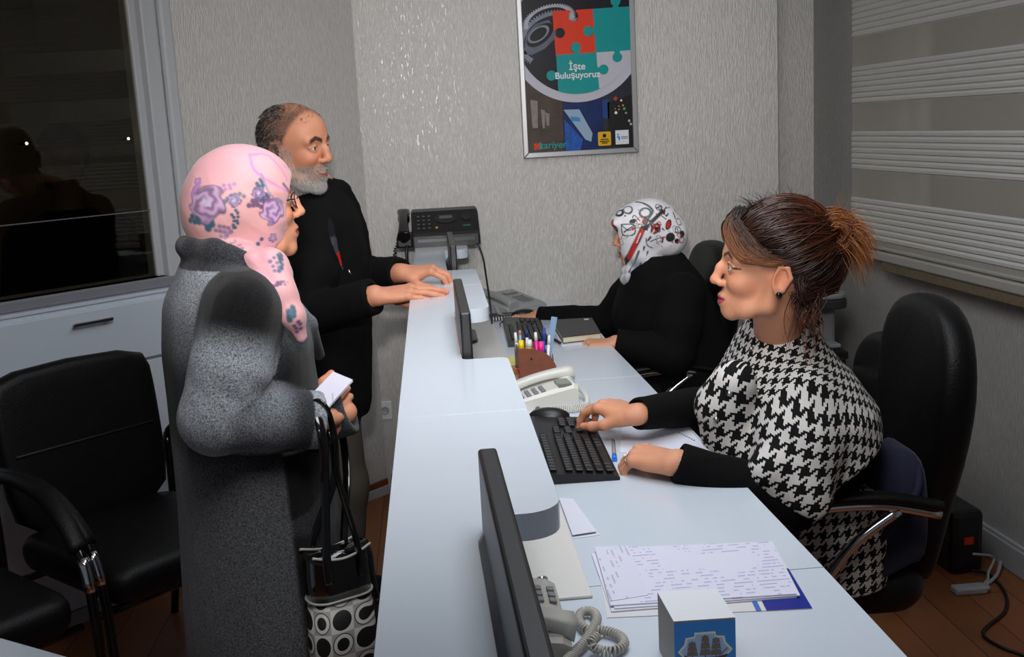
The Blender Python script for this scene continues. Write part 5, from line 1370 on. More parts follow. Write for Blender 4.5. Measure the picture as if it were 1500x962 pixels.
    # glasses just showing past the scarf
    gl = B(); G = lambda x, y, z: Vector(HR@(np.array((x, y, z))*hs)+ht-np.array(root.location))
    for s in (-1, 1):
        gl.tube([G(.098-.006*abs(math.cos(a)), s*.033+.024*math.cos(a), .006+.016*math.sin(a)) for a in [2*PI*i/20 for i in range(20)]], .0014, 6, closed=True)
        gl.tube([G(.093, s*.056, .010), G(.06, s*.066, .012), G(.03, s*.072, .012)], .0016, 6)
    gl.tube([G(.104, -.010, .008), G(.107, 0, .011), G(.104, .010, .008)], .0014, 6)
    gl.build('glasses', P('dark_blue_frame', (30, 36, 60), .3), root)
    return root, wrr, wrl, elr, hl
pinkw, P_WRR, P_WRL, P_ELR, P_HL = build_pink()

# ---- the paper she holds
a = at_y(440, 594, 2.06); b_ = at_y(488, 544, 2.12); c_ = at_y(517, 556, 2.125); d_ = at_y(472, 606, 2.065)
pc = (a+b_+c_+d_)/4
t = thing('folded_paper', 'folded white form held in the hand of the woman in pink headscarf', 'paper', tuple(pc))
def quad_slab(b, pts, th):
    pts = [Vector(q_) for q_ in pts]; n = (pts[1]-pts[0]).cross(pts[3]-pts[0]).normalized()*th
    b.loft([pts, [p_+n for p_ in pts]], smooth=False); return b
quad_slab(B(), [v-pc for v in (a, b_, c_, d_)], .0012).build('front_leaf', M_FORM, t)
quad_slab(B(), [v-pc+np.array((0, .003, -.004)) for v in (a, b_, c_, d_)], .0012).build('back_leaf', M_PAPER, t)
bb = B()
nrm = Vector(np.cross(b_-a, d_-a)).normalized()
for k in range(4):
    f0 = .18+k*.16; p0 = a+(d_-a)*f0+(b_-a)*.12; p1 = a+(d_-a)*f0+(b_-a)*(.92-.1*(k % 2)); w_ = (d_-a)*.035
    quad_slab(bb, [v-pc+np.array(nrm)*s_ for v, s_ in ((p0, .0013), (p1, .0013), (p1+w_, .0013), (p0+w_, .0013))], .0004)
bb.build('printed_lines', P('print_grey', (120, 122, 134), .7), t)

# ---- handbag hanging from her arm
def handbag():
    o = at_y(497, 868, 2.0); t = thing('handbag', 'black patent handbag with circle print, hanging from the arm of the woman in pink headscarf', 'handbag', tuple(o), .5)
    iv = (Matrix.Translation(o) @ Matrix.Rotation(.5, 4, 'Z')).inverted()
    def sec(z, w, d, sag=0): return [(x, y, z+sag*math.cos(x/w*PI/2)) for x, y in rrect(-w, -d, w, d, min(d*.95, .045), 6)]
    m, nt, b = new_mat('circle_print'); N = nt.nodes; L = nt.links; b.inputs['Roughness'].default_value = .45
    tc = N.new('ShaderNodeTexCoord'); mp = N.new('ShaderNodeMapping'); mp.inputs['Scale'].default_value = (21, 21, 21); mp.inputs['Location'].default_value = (.5, .5, .3); L.new(tc.outputs['Object'], mp.inputs[0])
    sp = N.new('ShaderNodeSeparateXYZ'); L.new(mp.outputs[0], sp.inputs[0])
    def mth(op, a, c=None, d=None):
        n = N.new('ShaderNodeMath'); n.operation = op
        for i, v in enumerate((a, c, d)):
            if v is None: continue
            if isinstance(v, (int, float)): n.inputs[i].default_value = v
            else: L.new(v, n.inputs[i])
        return n.outputs[0]
    u, v = mth('SUBTRACT', sp.outputs['X'], sp.outputs['Y']), sp.outputs['Z']
    fu, fv = mth('SUBTRACT', mth('FRACT', u), .5), mth('SUBTRACT', mth('FRACT', v), .5)
    r = mth('SQRT', mth('ADD', mth('MULTIPLY', fu, fu), mth('MULTIPLY', fv, fv)))
    chk = mth('MODULO', mth('ADD', mth('FLOOR', u), mth('FLOOR', v)), 2.0); chk = mth('ABSOLUTE', chk)
    ring = mth('MULTIPLY', mth('GREATER_THAN', r, .27), mth('LESS_THAN', r, .42))
    inner = mth('LESS_THAN', r, .27); corner = mth('GREATER_THAN', r, .42)
    val = mth('ADD', mth('MULTIPLY', ring, mth('SUBTRACT', 1, chk)), mth('MULTIPLY', mth('ADD', corner, mth('MULTIPLY', inner, .0)), chk))
    val = mth('MINIMUM', mth('ADD', val, mth('MULTIPLY', mth('MULTIPLY', mth('GREATER_THAN', r, .46), mth('SUBTRACT', 1, chk)), .55)), 1)
    mx = N.new('ShaderNodeMix'); mx.data_type = 'RGBA'; mx.inputs[6].default_value = (*lin((14, 14, 15)), 1); mx.inputs[7].default_value = (*lin((196, 194, 188)), 1)
    L.new(val, mx.inputs[0]); L.new(mx.outputs[2], b.inputs['Base Color'])
    B().loft([sec(-.19, .052, .028), sec(-.186, .066, .038), (sec(-.10, .069, .042)), sec(-.0, .063, .037)]).build('printed_body', m, t, True)
    M_PAT = P('black_patent', (10, 10, 11), .12, coat=.6, bump=(28, .5))
    B().loft([sec(.001, .064, .038), sec(.04, .062, .036), sec(.078, .061, .034, -.006), sec(.094, .063, .034, -.014)]).build('upper_band', M_PAT, t, True)
    M_PIP = P('piping_silver', (170, 168, 162), .4)
    for sy in (-1, 1):
        q_ = spline([(-.06, sy*.030, .0955), (-.03, sy*.034, .086), (0, sy*.0345, .0815), (.03, sy*.034, .086), (.06, sy*.030, .0955)], 6); B().tube(q_, .0028, 8).build('piping', M_PIP, t)
    B().tube([(x, y, .001) for x, y in rrect(-.0645, -.0385, .0645, .0385, .034, 6)], .0025, 6, closed=True).build('piping', M_PIP, t)
    for k, (fx_, bx_) in enumerate(((.03, -.034), (.036, -.03))):
        sy = (-1, 1)[k]; top = at_y((462, 478)[k], (592, 590)[k], (1.985, 2.10)[k]); top2 = at_y((478, 496)[k], (602, 612)[k], (1.98, 2.19)[k])
        pts = [Vector((bx_, sy*.037, .04)), Vector((bx_+.0, sy*.038, .10)), iv @ Vector(at_y((476, 490)[k], 700, (1.98, 2.06)[k])), iv @ Vector(at_y((472, 486)[k], 640, (1.955, 2.06)[k])), iv @ Vector(top), iv @ Vector(top2)+Vector((.0, .0, .006)), iv @ Vector(at_y((490, 502)[k], 640, (1.99, 2.18)[k])), iv @ Vector(at_y((495, 508)[k], 700, (1.99, 2.10)[k])), Vector((fx_, sy*.038, .10)), Vector((fx_, sy*.037, .04))]
        B().tube(spline(pts, 7), .0088, 12, flat=(.45, 1)).build('strap', P('black_patent_strap', (10, 10, 11), .15, coat=.5), t)
    B().tube(spline([(.062, .0, .085), (.075, .01, .05), (.082, .02, .0), (.09, .02, -.05), (.105, -.0, -.03)], 7), .011, 8, flat=(.4, 1)).build('shoulder_strap', M_PAT, t)
    return t
handbag()
# ------------------------------------------------------------------ bearded man leaning on the counter
def build_man():
    yaw = 8; R = rotm(rz=yaw); c = np.array((-.335, 3.24, 0))
    root = thing('person', 'smiling man with grey beard and black knitted jacket, hands on the counter edge', 'person', (-.335, 3.24, 0))
    HR = rotm(4, 4, -27); hs = .99; ht = locate(HR, hs, NOSE, 485, 233, 3.08)
    L = lambda x, y, z: R@np.array((x, y, z))+c
    shr, shl = L(.0, -.18, 1.245), L(.02, .18, 1.245)
    elr = at_y(452, 462, 2.98); wrr = at_y(549, 433, 2.88); hr = at_y(554, 432, 2.885)
    ell_ = at_y(520, 400, 3.34); wrl = at_y(588, 400, 3.16)
    tone = (202, 138, 108); HAND_TIPS.clear()
    S = Sculpt((-.66, 2.85, 0), (.10, 3.62, 1.62), .003)
    torso(S, R, L(-.03, 0, .86), L(-.01, 0, 1.14), L(.01, 0, 1.33), .165, .115)
    head(S, HR, ht, hs, 1.03, 1.0, 1.2); neck(S, HR, ht, hs, L(.015, 0, 1.29), .058)
    for sh, e, w in ((shr, elr, wrr), (shl, ell_, wrl)): S.chain([sh, e, w], [.042, .040, .029], .008)
    for s in (-1, 1):
        S.chain([L(-.03, s*.09, .82), L(.0, s*.10, .45), L(-.03, s*.11, .08)], [.09, .06, .04], .03)
        S.chain([L(-.05, s*.11, .038), L(.06, s*.115, .035), L(.15, s*.125, .024)], [.037, .038, .023], .02)
    hand(S, hr, unit((.98, .06, .06)), unit((-.04, -.25, .96)), 1, [(12, 6, 4), (10, 6, 4), (10, 8, 4), (12, 10, 5)], 1.0, thumb=((.72, .25, -.72), (.88, -.05, -.42), (.97, -.1, -.12)), spread=2)
    hand(S, wrl+np.array((.004, 0, .004)), unit((.95, -.15, .06)), unit((-.06, -.15, .97)), -1, [(32, 42, 28), (30, 45, 30), (30, 45, 30), (30, 45, 30)], 1.0, thumb=((.62, .6, -.35), (.88, .3, -.3), (.95, .1, -.3)))
    p, q = S.mesh(2); hq = head_local(p, HR, ht, hs); n = normals(p, q)
    col = paint_face(p, tone, hq, (150, 78, 70), (26, 20, 18), blush=.6, smile=1.0, browt=1.7, eyeh=.0046)
    x, y, z = hq.T; ay = np.abs(y)
    inh = (z > -.14) & (z < .15) & (np.abs(x) < .13) & (ay < .1)
    # stubbly beard and short hair shade the skin
    beard = smooth01(-.030, -.050, z+.25*np.clip(.05-x, 0, .06)-.35*np.clip(x-.07, 0, .03)*0)*inh*smooth01(-.02, .01, x)
    lipz = np.exp(-((y/.028)**2+((z+.060)/.013)**2))*(x > .07); beard = np.clip(beard-lipz*1.2, 0, 1)
    mous = np.exp(-((y/.03)**2+((z+.044)/.006)**2))*(x > .075)*inh; side = smooth01(.03, .0, np.abs(x-.012))*smooth01(.045, .06, ay)*smooth01(.03, 0, z)*inh
    bm = np.clip(beard+mous*.5+side*.6, 0, 1); col = mixc(col, lin((150, 138, 130)), bm*.55)
    hairm = inh*(z > -.055)*smooth01(.030, .008, x-.55*np.clip(z-.05, -.02, .07)-.30*np.clip(.02-z, 0, .08))*(1-smooth01(.03, -.02, z)*(x > .0))*(1-.55*smooth01(.10, .125, z)*(ay < .05))
    top = inh*(z > .08)*smooth01(.085, .05, x)
    col = mixc(col, lin((62, 50, 44)), np.clip(hairm, 0, 1)*.75)
    paint_hands(p, col, HAND_TIPS, tone); col[p[:, 2] < .11] = lin((20, 20, 22))
    np_obj('body', p, q, M_SKIN, root, np.clip(col, 0, 1))
    # hair and beard
    rg = np.random.RandomState(5); items = []
    idx = np.where((hairm > .45) & inh & (ay < .088))[0]; idx = rg.choice(idx, min(len(idx), 5200), replace=False)
    for i in idx:
        fl = HR@unit((-.75, 0, -.55 if z[i] < .09 else -.1)); ln = .010+.006*rg.rand()
        s0 = p[i]; k = rg.rand(); g = (lin((44, 36, 32)), lin((120, 112, 106)))[0] if rg.rand() > .35+.35*(z[i] < .03) else lin((128, 122, 116))
        items.append((np.array([s0+(n[i]*(.22*tt-.18*tt*tt)+fl*.98*tt+rg.randn(3)*.05*tt)*ln for tt in (0, .35, .7, 1)]), .0009, g, g))
    idx = np.where((top > .3))[0]; idx = rg.choice(idx, min(len(idx), 420), replace=False)
    for i in idx:
        fl = HR@unit((.5, -.6, -.05)); ln = .022+.014*rg.rand(); g = lin((96, 72, 58))
        items.append((np.array([p[i]+(n[i]*.10*math.sin(tt*2.5)+fl*.95*tt+rg.randn(3)*.04*tt)*ln for tt in (0, .3, .6, 1)]), .0005, g, g))
    strands('hair', items, M_HAIR, root, 3)
    items = []; idx = np.where(bm > .35)[0]; wgt = bm[idx]; idx = rg.choice(idx, min(len(idx), 4200), replace=False, p=wgt/wgt.sum())
    for i in idx:
        chin = smooth01(-.06, -.10, z[i]); ln = .0035+.0075*chin+.002*rg.rand(); fl = HR@unit((.25, 0, -.9))
        v = .5+.6*chin+.22*rg.randn(); g = np.array(lin((96, 86, 80)))*(1-np.clip(v, 0, 1))+np.array(lin((206, 200, 196)))*np.clip(v, 0, 1)
        items.append((np.array([p[i]+(n[i]*(.32)*tt+fl*.85*tt+rg.randn(3)*.10*tt)*ln for tt in (0, .4, .75, 1)]), .00085, g, g))
    strands('beard', items, M_HAIR, root, 3)
    # ---- jacket
    S = Sculpt((-.72, 2.82, .60), (.06, 3.66, 1.42), .0035)
    S.frame(R, c)
    S.loft([(.665, -.02, 0, .135, .205), (.70, -.02, 0, .145, .212), (.85, -.015, 0, .150, .215), (1.0, -.005, 0, .150, .215), (1.15, .0, 0, .145, .215), (1.24, .005, 0, .125, .205), (1.30, .008, 0, .100, .150), (1.335, .012, 0, .080, .095)], 0, p=2.3)
    S.frame()
    S.chain([shr+np.array((0, .02, -.005)), shr*.45+elr*.55, elr], [.064, .066, .058], .015); S.chain([elr, wrr], [.058, .048], .012)
    S.chain([shl+np.array((0, -.02, -.005)), shl*.45+ell_*.55, ell_], [.064, .064, .056], .015); S.chain([ell_, wrl], [.056, .045], .012)
    S.frame(R, c)
    for s in (-1, 1):
        S.chain([(-.062, s*.02, 1.345), (-.04, s*.062, 1.345), (.03, s*.075, 1.345), (.085, s*.055, 1.325), (.115, s*.035, 1.27), (.14, s*.03, 1.19), (.152, s*.028, 1.08)], [.016, .018, .019, .019, .015, .011, .008], .006)
    S.cap((-.064, -.03, 1.345), (-.064, .03, 1.345), .016, k=.006)
    S.ell((.028, 0, 1.40), (.062, .055, .12), .008, 'sub')
    S.chain([(.16, 0, 1.30), (.172, 0, 1.15), (.170, 0, 1.02)], [.022, .020, .006], .006, 'sub')
    S.frame()
    ax = unit(wrr-elr); S.cuff(wrr-ax*.002, ax); S.cap(wrr-ax*.012, wrr+ax*.03, .034, .034, .003, 'sub'); al = unit(wrl-ell_); S.cuff(wrl-al*.006, al); S.cap(wrl-al*.015, wrl+al*.03, .032, .032, .003, 'sub')
    p, q = S.mesh(2); n = normals(p, q); p = folds(p, n, .007, 10, (.4, 0, .8), 31); p = folds(p, n, .003, 26, (.6, 0, .5), 33)
    M_KNIT = P('black_knit', (9, 9, 10), .92, bump=(160, .5, (1, 1, .35)), spec=.15)
    np_obj('jacket', p, q, M_KNIT, root)
    # jumper showing in the opening of the jacket, and the end of its zip
    n = normals(p, q); line = [pick(p, *u) for u in ((487, 322), (491, 345), (497, 365), (502, 382), (507, 395))]
    
    d_, t_ = seg_param(p, line); keep = (d_ < .003+.011*np.sin(np.clip(t_*.9+.12, 0, 1)*PI)); qk = q[keep[q].all(1)]; used = np.unique(qk); mp_ = np.full(len(p), -1); mp_[used] = np.arange(len(used))
    col = np.tile(np.array(lin((58, 62, 68))), (len(p), 1)); col = mixc(col, lin((18, 18, 20)), smooth01(.36, .30, t_)); col = mixc(col, lin((196, 26, 24)), smooth01(.62, .66, t_)*smooth01(.92, .88, t_))
    np_obj('jumper', (p+n*.0012)[used], mp_[qk], vcol_mat('grey_jumper', .9, .2, bump=(300, .4), speck=(260, .4)), root, col[used])
    zp = pick(p, 516, 401); zn = n[np.argmin(np.linalg.norm(p-zp, axis=1))]; zp = Vector(zp+zn*.002-np.array(root.location))
    B().tube([zp+Vector((-.003, 0, .008)), zp, zp+Vector((.003, 0, -.008))], [.002, .0025, .0015], 8).build('zip_pull', P('zip_metal', (190, 190, 188), .3, 1), root)
    # ---- trousers
    S = Sculpt((-.66, 2.92, .04), (.02, 3.6, .86), .0045); S.frame(R, c)
    S.loft([(.66, -.025, 0, .115, .185), (.82, -.02, 0, .128, .19)], 0)
    for s in (-1, 1): S.chain([(-.03, s*.092, .74), (.0, s*.10, .45), (-.03, s*.11, .09)], [.105, .083, .072], .03)
    S.frame(); p, q = S.mesh(2); n = normals(p, q); p = folds(p, n, .006, 9, (0, 0, 1), 41)
    np_obj('trousers', p, q, P('brown_grey_trousers', (84, 76, 68), .85, bump=(380, .3)), root)
    return root
build_man()
# ------------------------------------------------------------------ woman in black at the back desk
def build_far():
    yaw = 183; R = rotm(rz=yaw); c = np.array((.83, 3.66, 0))
    root = thing('person', 'seated woman in black jacket and white, black and red patterned headscarf at the back desk', 'person', (.83, 3.66, 0))
    HR = rotm(0, 0, 172); hs = .93; ht = locate(HR, hs, NOSE, 898, 357, 3.66)
    L = lambda x, y, z: R@np.array((x, y, z))+c
    # she faces -x: her right side (local -y) is the far one
    shr, shl = L(.06, -.17, .93), L(.03, .18, .90)
    elr = at_y(890, 470, 3.92); wrr = at_y(788, 463, 4.03)
    ell_ = at_y(985, 520, 3.42); wrl = at_y(902, 502, 3.46)
    tone = (204, 144, 112); HAND_TIPS.clear()
    S = Sculpt((.20, 3.2, 0), (1.25, 4.2, 1.26), .003)
    torso(S, R, L(-.02, 0, .56), L(.03, 0, .82), L(.09, 0, 1.0), .155, .115)
    head(S, HR, ht, hs, .98, .5, 1.0, False); neck(S, HR, ht, hs, L(.08, 0, .96), .048)
    S.chain([shr, elr, wrr], [.045, .037, .026], .02); S.chain([shl, ell_, wrl], [.045, .037, .026], .02)
    for s in (-1, 1):
        S.chain([L(0, s*.09, .53), L(.40, s*.09, .52), L(.36, s*.09, .08)], [.09, .062, .04], .03); S.chain([L(.34, s*.09, .036), L(.50, s*.1, .024)], [.036, .022], .02)
    hand(S, wrr, unit((-1, .02, .02)), unit((.05, -.1, 1)), 1, [(14, 14, 8)]*4, .93, thumb=((.7, .6, -.25), (.9, .3, -.2), (.97, .1, -.15)))
    hand(S, wrl+np.array((-.003, 0, .0)), unit((-.93, .18, .02)), unit((.05, -.05, 1)), -1, [(26, 20, 14)]*4, .95, thumb=((.6, .6, -.45), (.85, .3, -.4), (.92, .1, -.35)))
    p, q = S.mesh(2); hq = head_local(p, HR, ht, hs); col = paint_face(p, tone, hq, (165, 82, 80), smile=.5); paint_hands(p, col, HAND_TIPS, tone); col[p[:, 2] < .1] = lin((18, 18, 18))
    np_obj('body', p, q, M_SKIN, root, np.clip(col, 0, 1))
    # ---- jacket
    S = Sculpt((.26, 3.18, .36), (1.28, 4.2, 1.12), .004); S.frame(R, c)
    S.loft([(.44, -.03, 0, .20, .25), (.56, -.02, 0, .195, .245), (.70, .0, 0, .180, .235), (.82, .03, 0, .165, .225), (.92, .045, 0, .140, .20), (.985, .06, 0, .108, .150), (1.02, .050, 0, .074, .085)], 0, p=2.3)
    S.ell((.13, 0, .80), (.085, .15, .10), .05); S.frame()
    S.chain([shr, shr*.5+elr*.5, elr], [.070, .064, .056], .015); S.chain([elr, wrr], [.056, .040], .012)
    S.chain([shl, shl*.5+ell_*.5, ell_], [.078, .078, .068], .015); S.chain([ell_, wrl], [.068, .046], .012)
    ax = unit(wrr-elr); S.cuff(wrr, ax); S.cap(wrr-ax*.01, wrr+ax*.02, .029, .029, .003, 'sub'); al = unit(wrl-ell_); S.cuff(wrl, al); S.cap(wrl-al*.01, wrl+al*.02, .032, .032, .003, 'sub')
    S.frame(R, c)
    for s in (-1, 1): S.chain([(.0, s*.07, 1.01), (.07, s*.09, .99), (.14, s*.06, .93), (.19, s*.025, .84)], [.014, .016, .014, .008], .006)
    S.frame()
    p, q = S.mesh(2); n = normals(p, q); p = folds(p, n, .008, 9, (.5, 0, .7), 51); p = folds(p, n, .003, 24, (.7, 0, .5), 53)
    np_obj('jacket', p, q, P('black_jacket_cloth', (8, 8, 9), .9, bump=(300, .35), spec=.15), root)
    S = Sculpt((.35, 3.4, .38), (1.1, 4.0, .72), .006); S.frame(R, c)
    for s in (-1, 1): S.chain([(-.06, s*.10, .55), (.38, s*.09, .545), (.37, s*.09, .42)], [.12, .09, .08], .05)
    S.frame(); p, q = S.mesh(1); np_obj('skirt', p, q, M_BLACKFAB, root)
    br_ = at_y(893, 425, 3.45)-np.array(root.location)
    br_ = Vector((-.182, -.03, .90))
    B().tube([br_+Vector((0, 0, -.015)), br_+Vector((0, 0, .015))], .002, 6).tube([br_+Vector((0, -.010, .004)), br_+Vector((0, .010, .004))], .002, 6).build('brooch', M_STEEL, root)
    # ---- scarf
    S = Sculpt((.50, 3.40, .86), (1.0, 3.95, 1.30), .0025); S.frame(HR, ht, hs)
    S.ell((-.012, 0, .036), (.118, .092, .101), 0); S.ell((-.084, 0, .0), (.072, .075, .080), .02)
    S.ell((.055, 0, .050), (.060, .078, .060), .02); S.cap((.104, -.055, .055), (.104, .055, .055), .016, k=.02)
    S.loft([(-.17, -.0, 0, .056, .060), (-.12, .005, 0, .058, .058), (-.07, .012, 0, .074, .072), (-.01, .02, 0, .084, .083), (.04, .025, 0, .083, .083)], .02)
    S.ell((.018, 0, -.105), (.058, .066, .055), .015); S.ell((.03, 0, -.150), (.055, .062, .045), .015)
    for k in range(2):
        ring = [(.014+(.060+.003*k)*math.cos(a), (.060+.004*k)*math.sin(a), -.100-.030*k-.024*math.cos(a)) for a in [2*PI*i/16 for i in range(17)]]; S.chain(ring, [.016+.002*(k % 2)]*17, .010)
    S.ell((.158, 0, -.018), (.076, .095, .080), .006, 'sub'); S.frame()
    p, q = S.mesh(2); n = normals(p, q); hq = head_local(p, HR, ht, hs); low = smooth01(-.02, -.10, hq[:, 2])
    for (a_, f_, sd) in ((.006, 18, 61), (.003, 38, 65)): v = folds(p, n, a_, f_, HR@unit((.7, .0, -.7)), sd); p = p+(v-p)*(.5+.5*low)[:, None]
    col = np.tile(np.array(lin((226, 224, 228))), (len(p), 1)); col = mixc(col, lin((112, 118, 126)), smooth01(-.055, -.095, hq[:, 2])*(.6+.4*np.clip(vnoise(p, 40, 2)*2, -1, 1)))
    rs = np.random.RandomState(12); BK, RD, GR, WH = lin((22, 20, 22)), lin((196, 34, 30)), lin((86, 92, 100)), lin((226, 224, 228))
    def pp(px, py): return pick(p, px, py, 4)
    def blob(px, py, r, cc, ring=None, asp=1, ang=0):
        ce = pp(px, py); v = p-ce; u = v@unit((1, .2, 0)); w = v[:, 2]; uu = u*math.cos(ang)+w*math.sin(ang); ww = (-u*math.sin(ang)+w*math.cos(ang))/asp
        d = np.sqrt(uu**2+ww**2+(v@unit((-.2, 1, 0)))**2*.4)
        if ring: col[:] = mixc(col, cc, smooth01(r, r*.9, d)*smooth01(r-ring*1.25, r-ring*.75, d))
        else: col[:] = mixc(col, cc, smooth01(r, r*.86, d))
    def line(pts, w, cc):
        q_ = spline([tuple(pp(*u)) for u in pts], 5); d, _ = seg_param(p, [np.array(v) for v in q_]); col[:] = mixc(col, cc, smooth01(w*1.3, w*.7, d))
    blob(904, 309, .017, BK); blob(904, 309, .009, WH, None, .8); line([(896, 303), (912, 315)], .0025, BK)
    blob(918, 303, .017, GR, .006, 1.3); blob(943, 308, .022, GR, .008, .8, .4); line([(946, 318), (952, 330), (942, 336), (945, 322)], .004, GR); line([(930, 292), (945, 296), (955, 305), (950, 315)], .004, GR)
    line([(957, 322), (974, 307)], .007, lin((60, 40, 40))); blob(966, 300, .013, BK); blob(966, 300, .010, WH); line([(961, 301), (971, 298)], .002, BK)
    line([(907, 330), (925, 328), (927, 346), (910, 347), (907, 330)], .0022, BK); line([(911, 342), (916, 338), (923, 330)], .0022, BK); line([(908, 331), (918, 340), (926, 330)], .0016, BK)
    line([(924, 316), (927, 312), (934, 322)], .0016, BK); line([(978, 313), (992, 306)], .0035, BK); line([(974, 306), (978, 300)], .002, BK)
    blob(962, 338, .022, BK, None, .72, .9); blob(962, 338, .016, RD, None, .7, .9); line([(957, 345), (966, 332)], .002, WH)
    blob(983, 329, .020, BK, None, .55, 1.1); blob(983, 329, .014, RD, None, .5, 1.1)
    blob(996, 334, .013, BK, .004); blob(1003, 342, .012, BK); blob(985, 350, .017, BK); blob(1002, 353, .012, BK, .004); blob(993, 357, .009, RD)
    line([(940, 338), (934, 352), (926, 366), (920, 378), (912, 385)], .010, BK); line([(940, 340), (933, 354), (925, 368), (918, 380)], .007, RD); line([(937, 345), (930, 358)], .0018, WH); line([(940, 325), (943, 318)], .006, RD)
    line([(893, 322), (898, 336), (900, 342)], .008, BK); line([(894, 323), (899, 338)], .0055, RD); line([(896, 326), (899, 332)], .0015, WH)
    blob(934, 332, .008, BK, .0025); line([(955, 357), (966, 352)], .0018, BK); line([(968, 358), (972, 352)], .003, BK); line([(945, 352), (950, 362), (958, 366)], .002, GR)
    for i in range(16):
        a_ = rs.uniform(0, PI); x_, y_ = rs.uniform(922, 990), rs.uniform(298, 362); ln_ = rs.uniform(4, 9); line([(x_, y_), (x_+ln_*math.cos(a_), y_+ln_*math.sin(a_))], rs.uniform(.0015, .004), (BK, BK, GR, RD)[i % 4])
    for i in range(22): blob(rs.uniform(905, 1002), rs.uniform(296, 362), rs.uniform(.008, .014), (BK, GR, BK, RD)[i % 4], (None, .003, .0035, .004)[i % 4] if i % 3 else .003, rs.uniform(.45, 1), rs.uniform(0, 3))
    for i in range(26): blob(rs.uniform(920, 1000), rs.uniform(292, 365), rs.uniform(.002, .004), (BK, GR)[i % 2], None, rs.uniform(.4, 1), rs.uniform(0, 3))
    line([(935, 372), (925, 385), (918, 400)], .004, GR); line([(945, 365), (935, 385), (922, 405)], .003, BK); line([(950, 372), (940, 390)], .003, lin((60, 66, 72)))
    # far side and back, unseen in the photo: the same kind of print
    back = np.where((p-CC)@CR[:, 2] > np.median((p-CC)@CR[:, 2])+.05)[0]
    for i in rs.choice(back, 26):
        d = np.linalg.norm(p-p[i], axis=1); r = rs.uniform(.010, .02); col = mixc(col, (BK, RD, GR)[rs.randint(3)], smooth01(r, r*.88, d)*smooth01(r*.3, r*.42, d))
    np_obj('headscarf', p, q, vcol_mat('printed_scarf', .5, .45, bump=(500, .1), sheen=.15), root, np.clip(col, 0, 1))
build_far()
# ------------------------------------------------------------------ woman in the houndstooth cape
def houndstooth():
    m, nt, b = new_mat('houndstooth_cloth'); N = nt.nodes; L = nt.links
    at = N.new('ShaderNodeAttribute'); at.attribute_name = 'Cloth'
    sp = N.new('ShaderNodeSeparateXYZ'); L.new(at.outputs['Vector'], sp.inputs[0])
    def mth(op, a, c=None):
        n = N.new('ShaderNodeMath'); n.operation = op
        for i, v in enumerate((a, c)):
            if v is None: continue
            if isinstance(v, (int, float)): n.inputs[i].default_value = v
            else: L.new(v, n.inputs[i])
        return n.outputs[0]
    TH = 1/.0034                                                        # threads per metre
    u = mth('MULTIPLY', sp.outputs['X'], TH); v = mth('MULTIPLY', sp.outputs['Y'], TH)
    i, j = mth('FLOOR', u), mth('FLOOR', v)
    md = lambda a, k: mth('FLOORED_MODULO', a, k)
    wc = mth('LESS_THAN', md(i, 8), 4); fc = mth('LESS_THAN', md(j, 8), 4)
    over = mth('LESS_THAN', md(mth('ADD', i, j), 4), 2)
    val = mth('ADD', mth('MULTIPLY', over, wc), mth('MULTIPLY', mth('SUBTRACT', 1, over), fc))
    mx = N.new('ShaderNodeMix'); mx.data_type = 'RGBA'; mx.inputs[6].default_value = (*lin((16, 16, 18)), 1); mx.inputs[7].default_value = (*lin((206, 202, 198)), 1)
    L.new(val, mx.inputs[0]); L.new(mx.outputs[2], b.inputs['Base Color']); b.inputs['Roughness'].default_value = .9; b.inputs['Specular IOR Level'].default_value = .2
    bp = N.new('ShaderNodeBump'); bp.inputs['Strength'].default_value = .35; bp.inputs['Distance'].default_value = .001; L.new(val, bp.inputs['Height']); L.new(bp.outputs[0], b.inputs['Normal'])
    return m
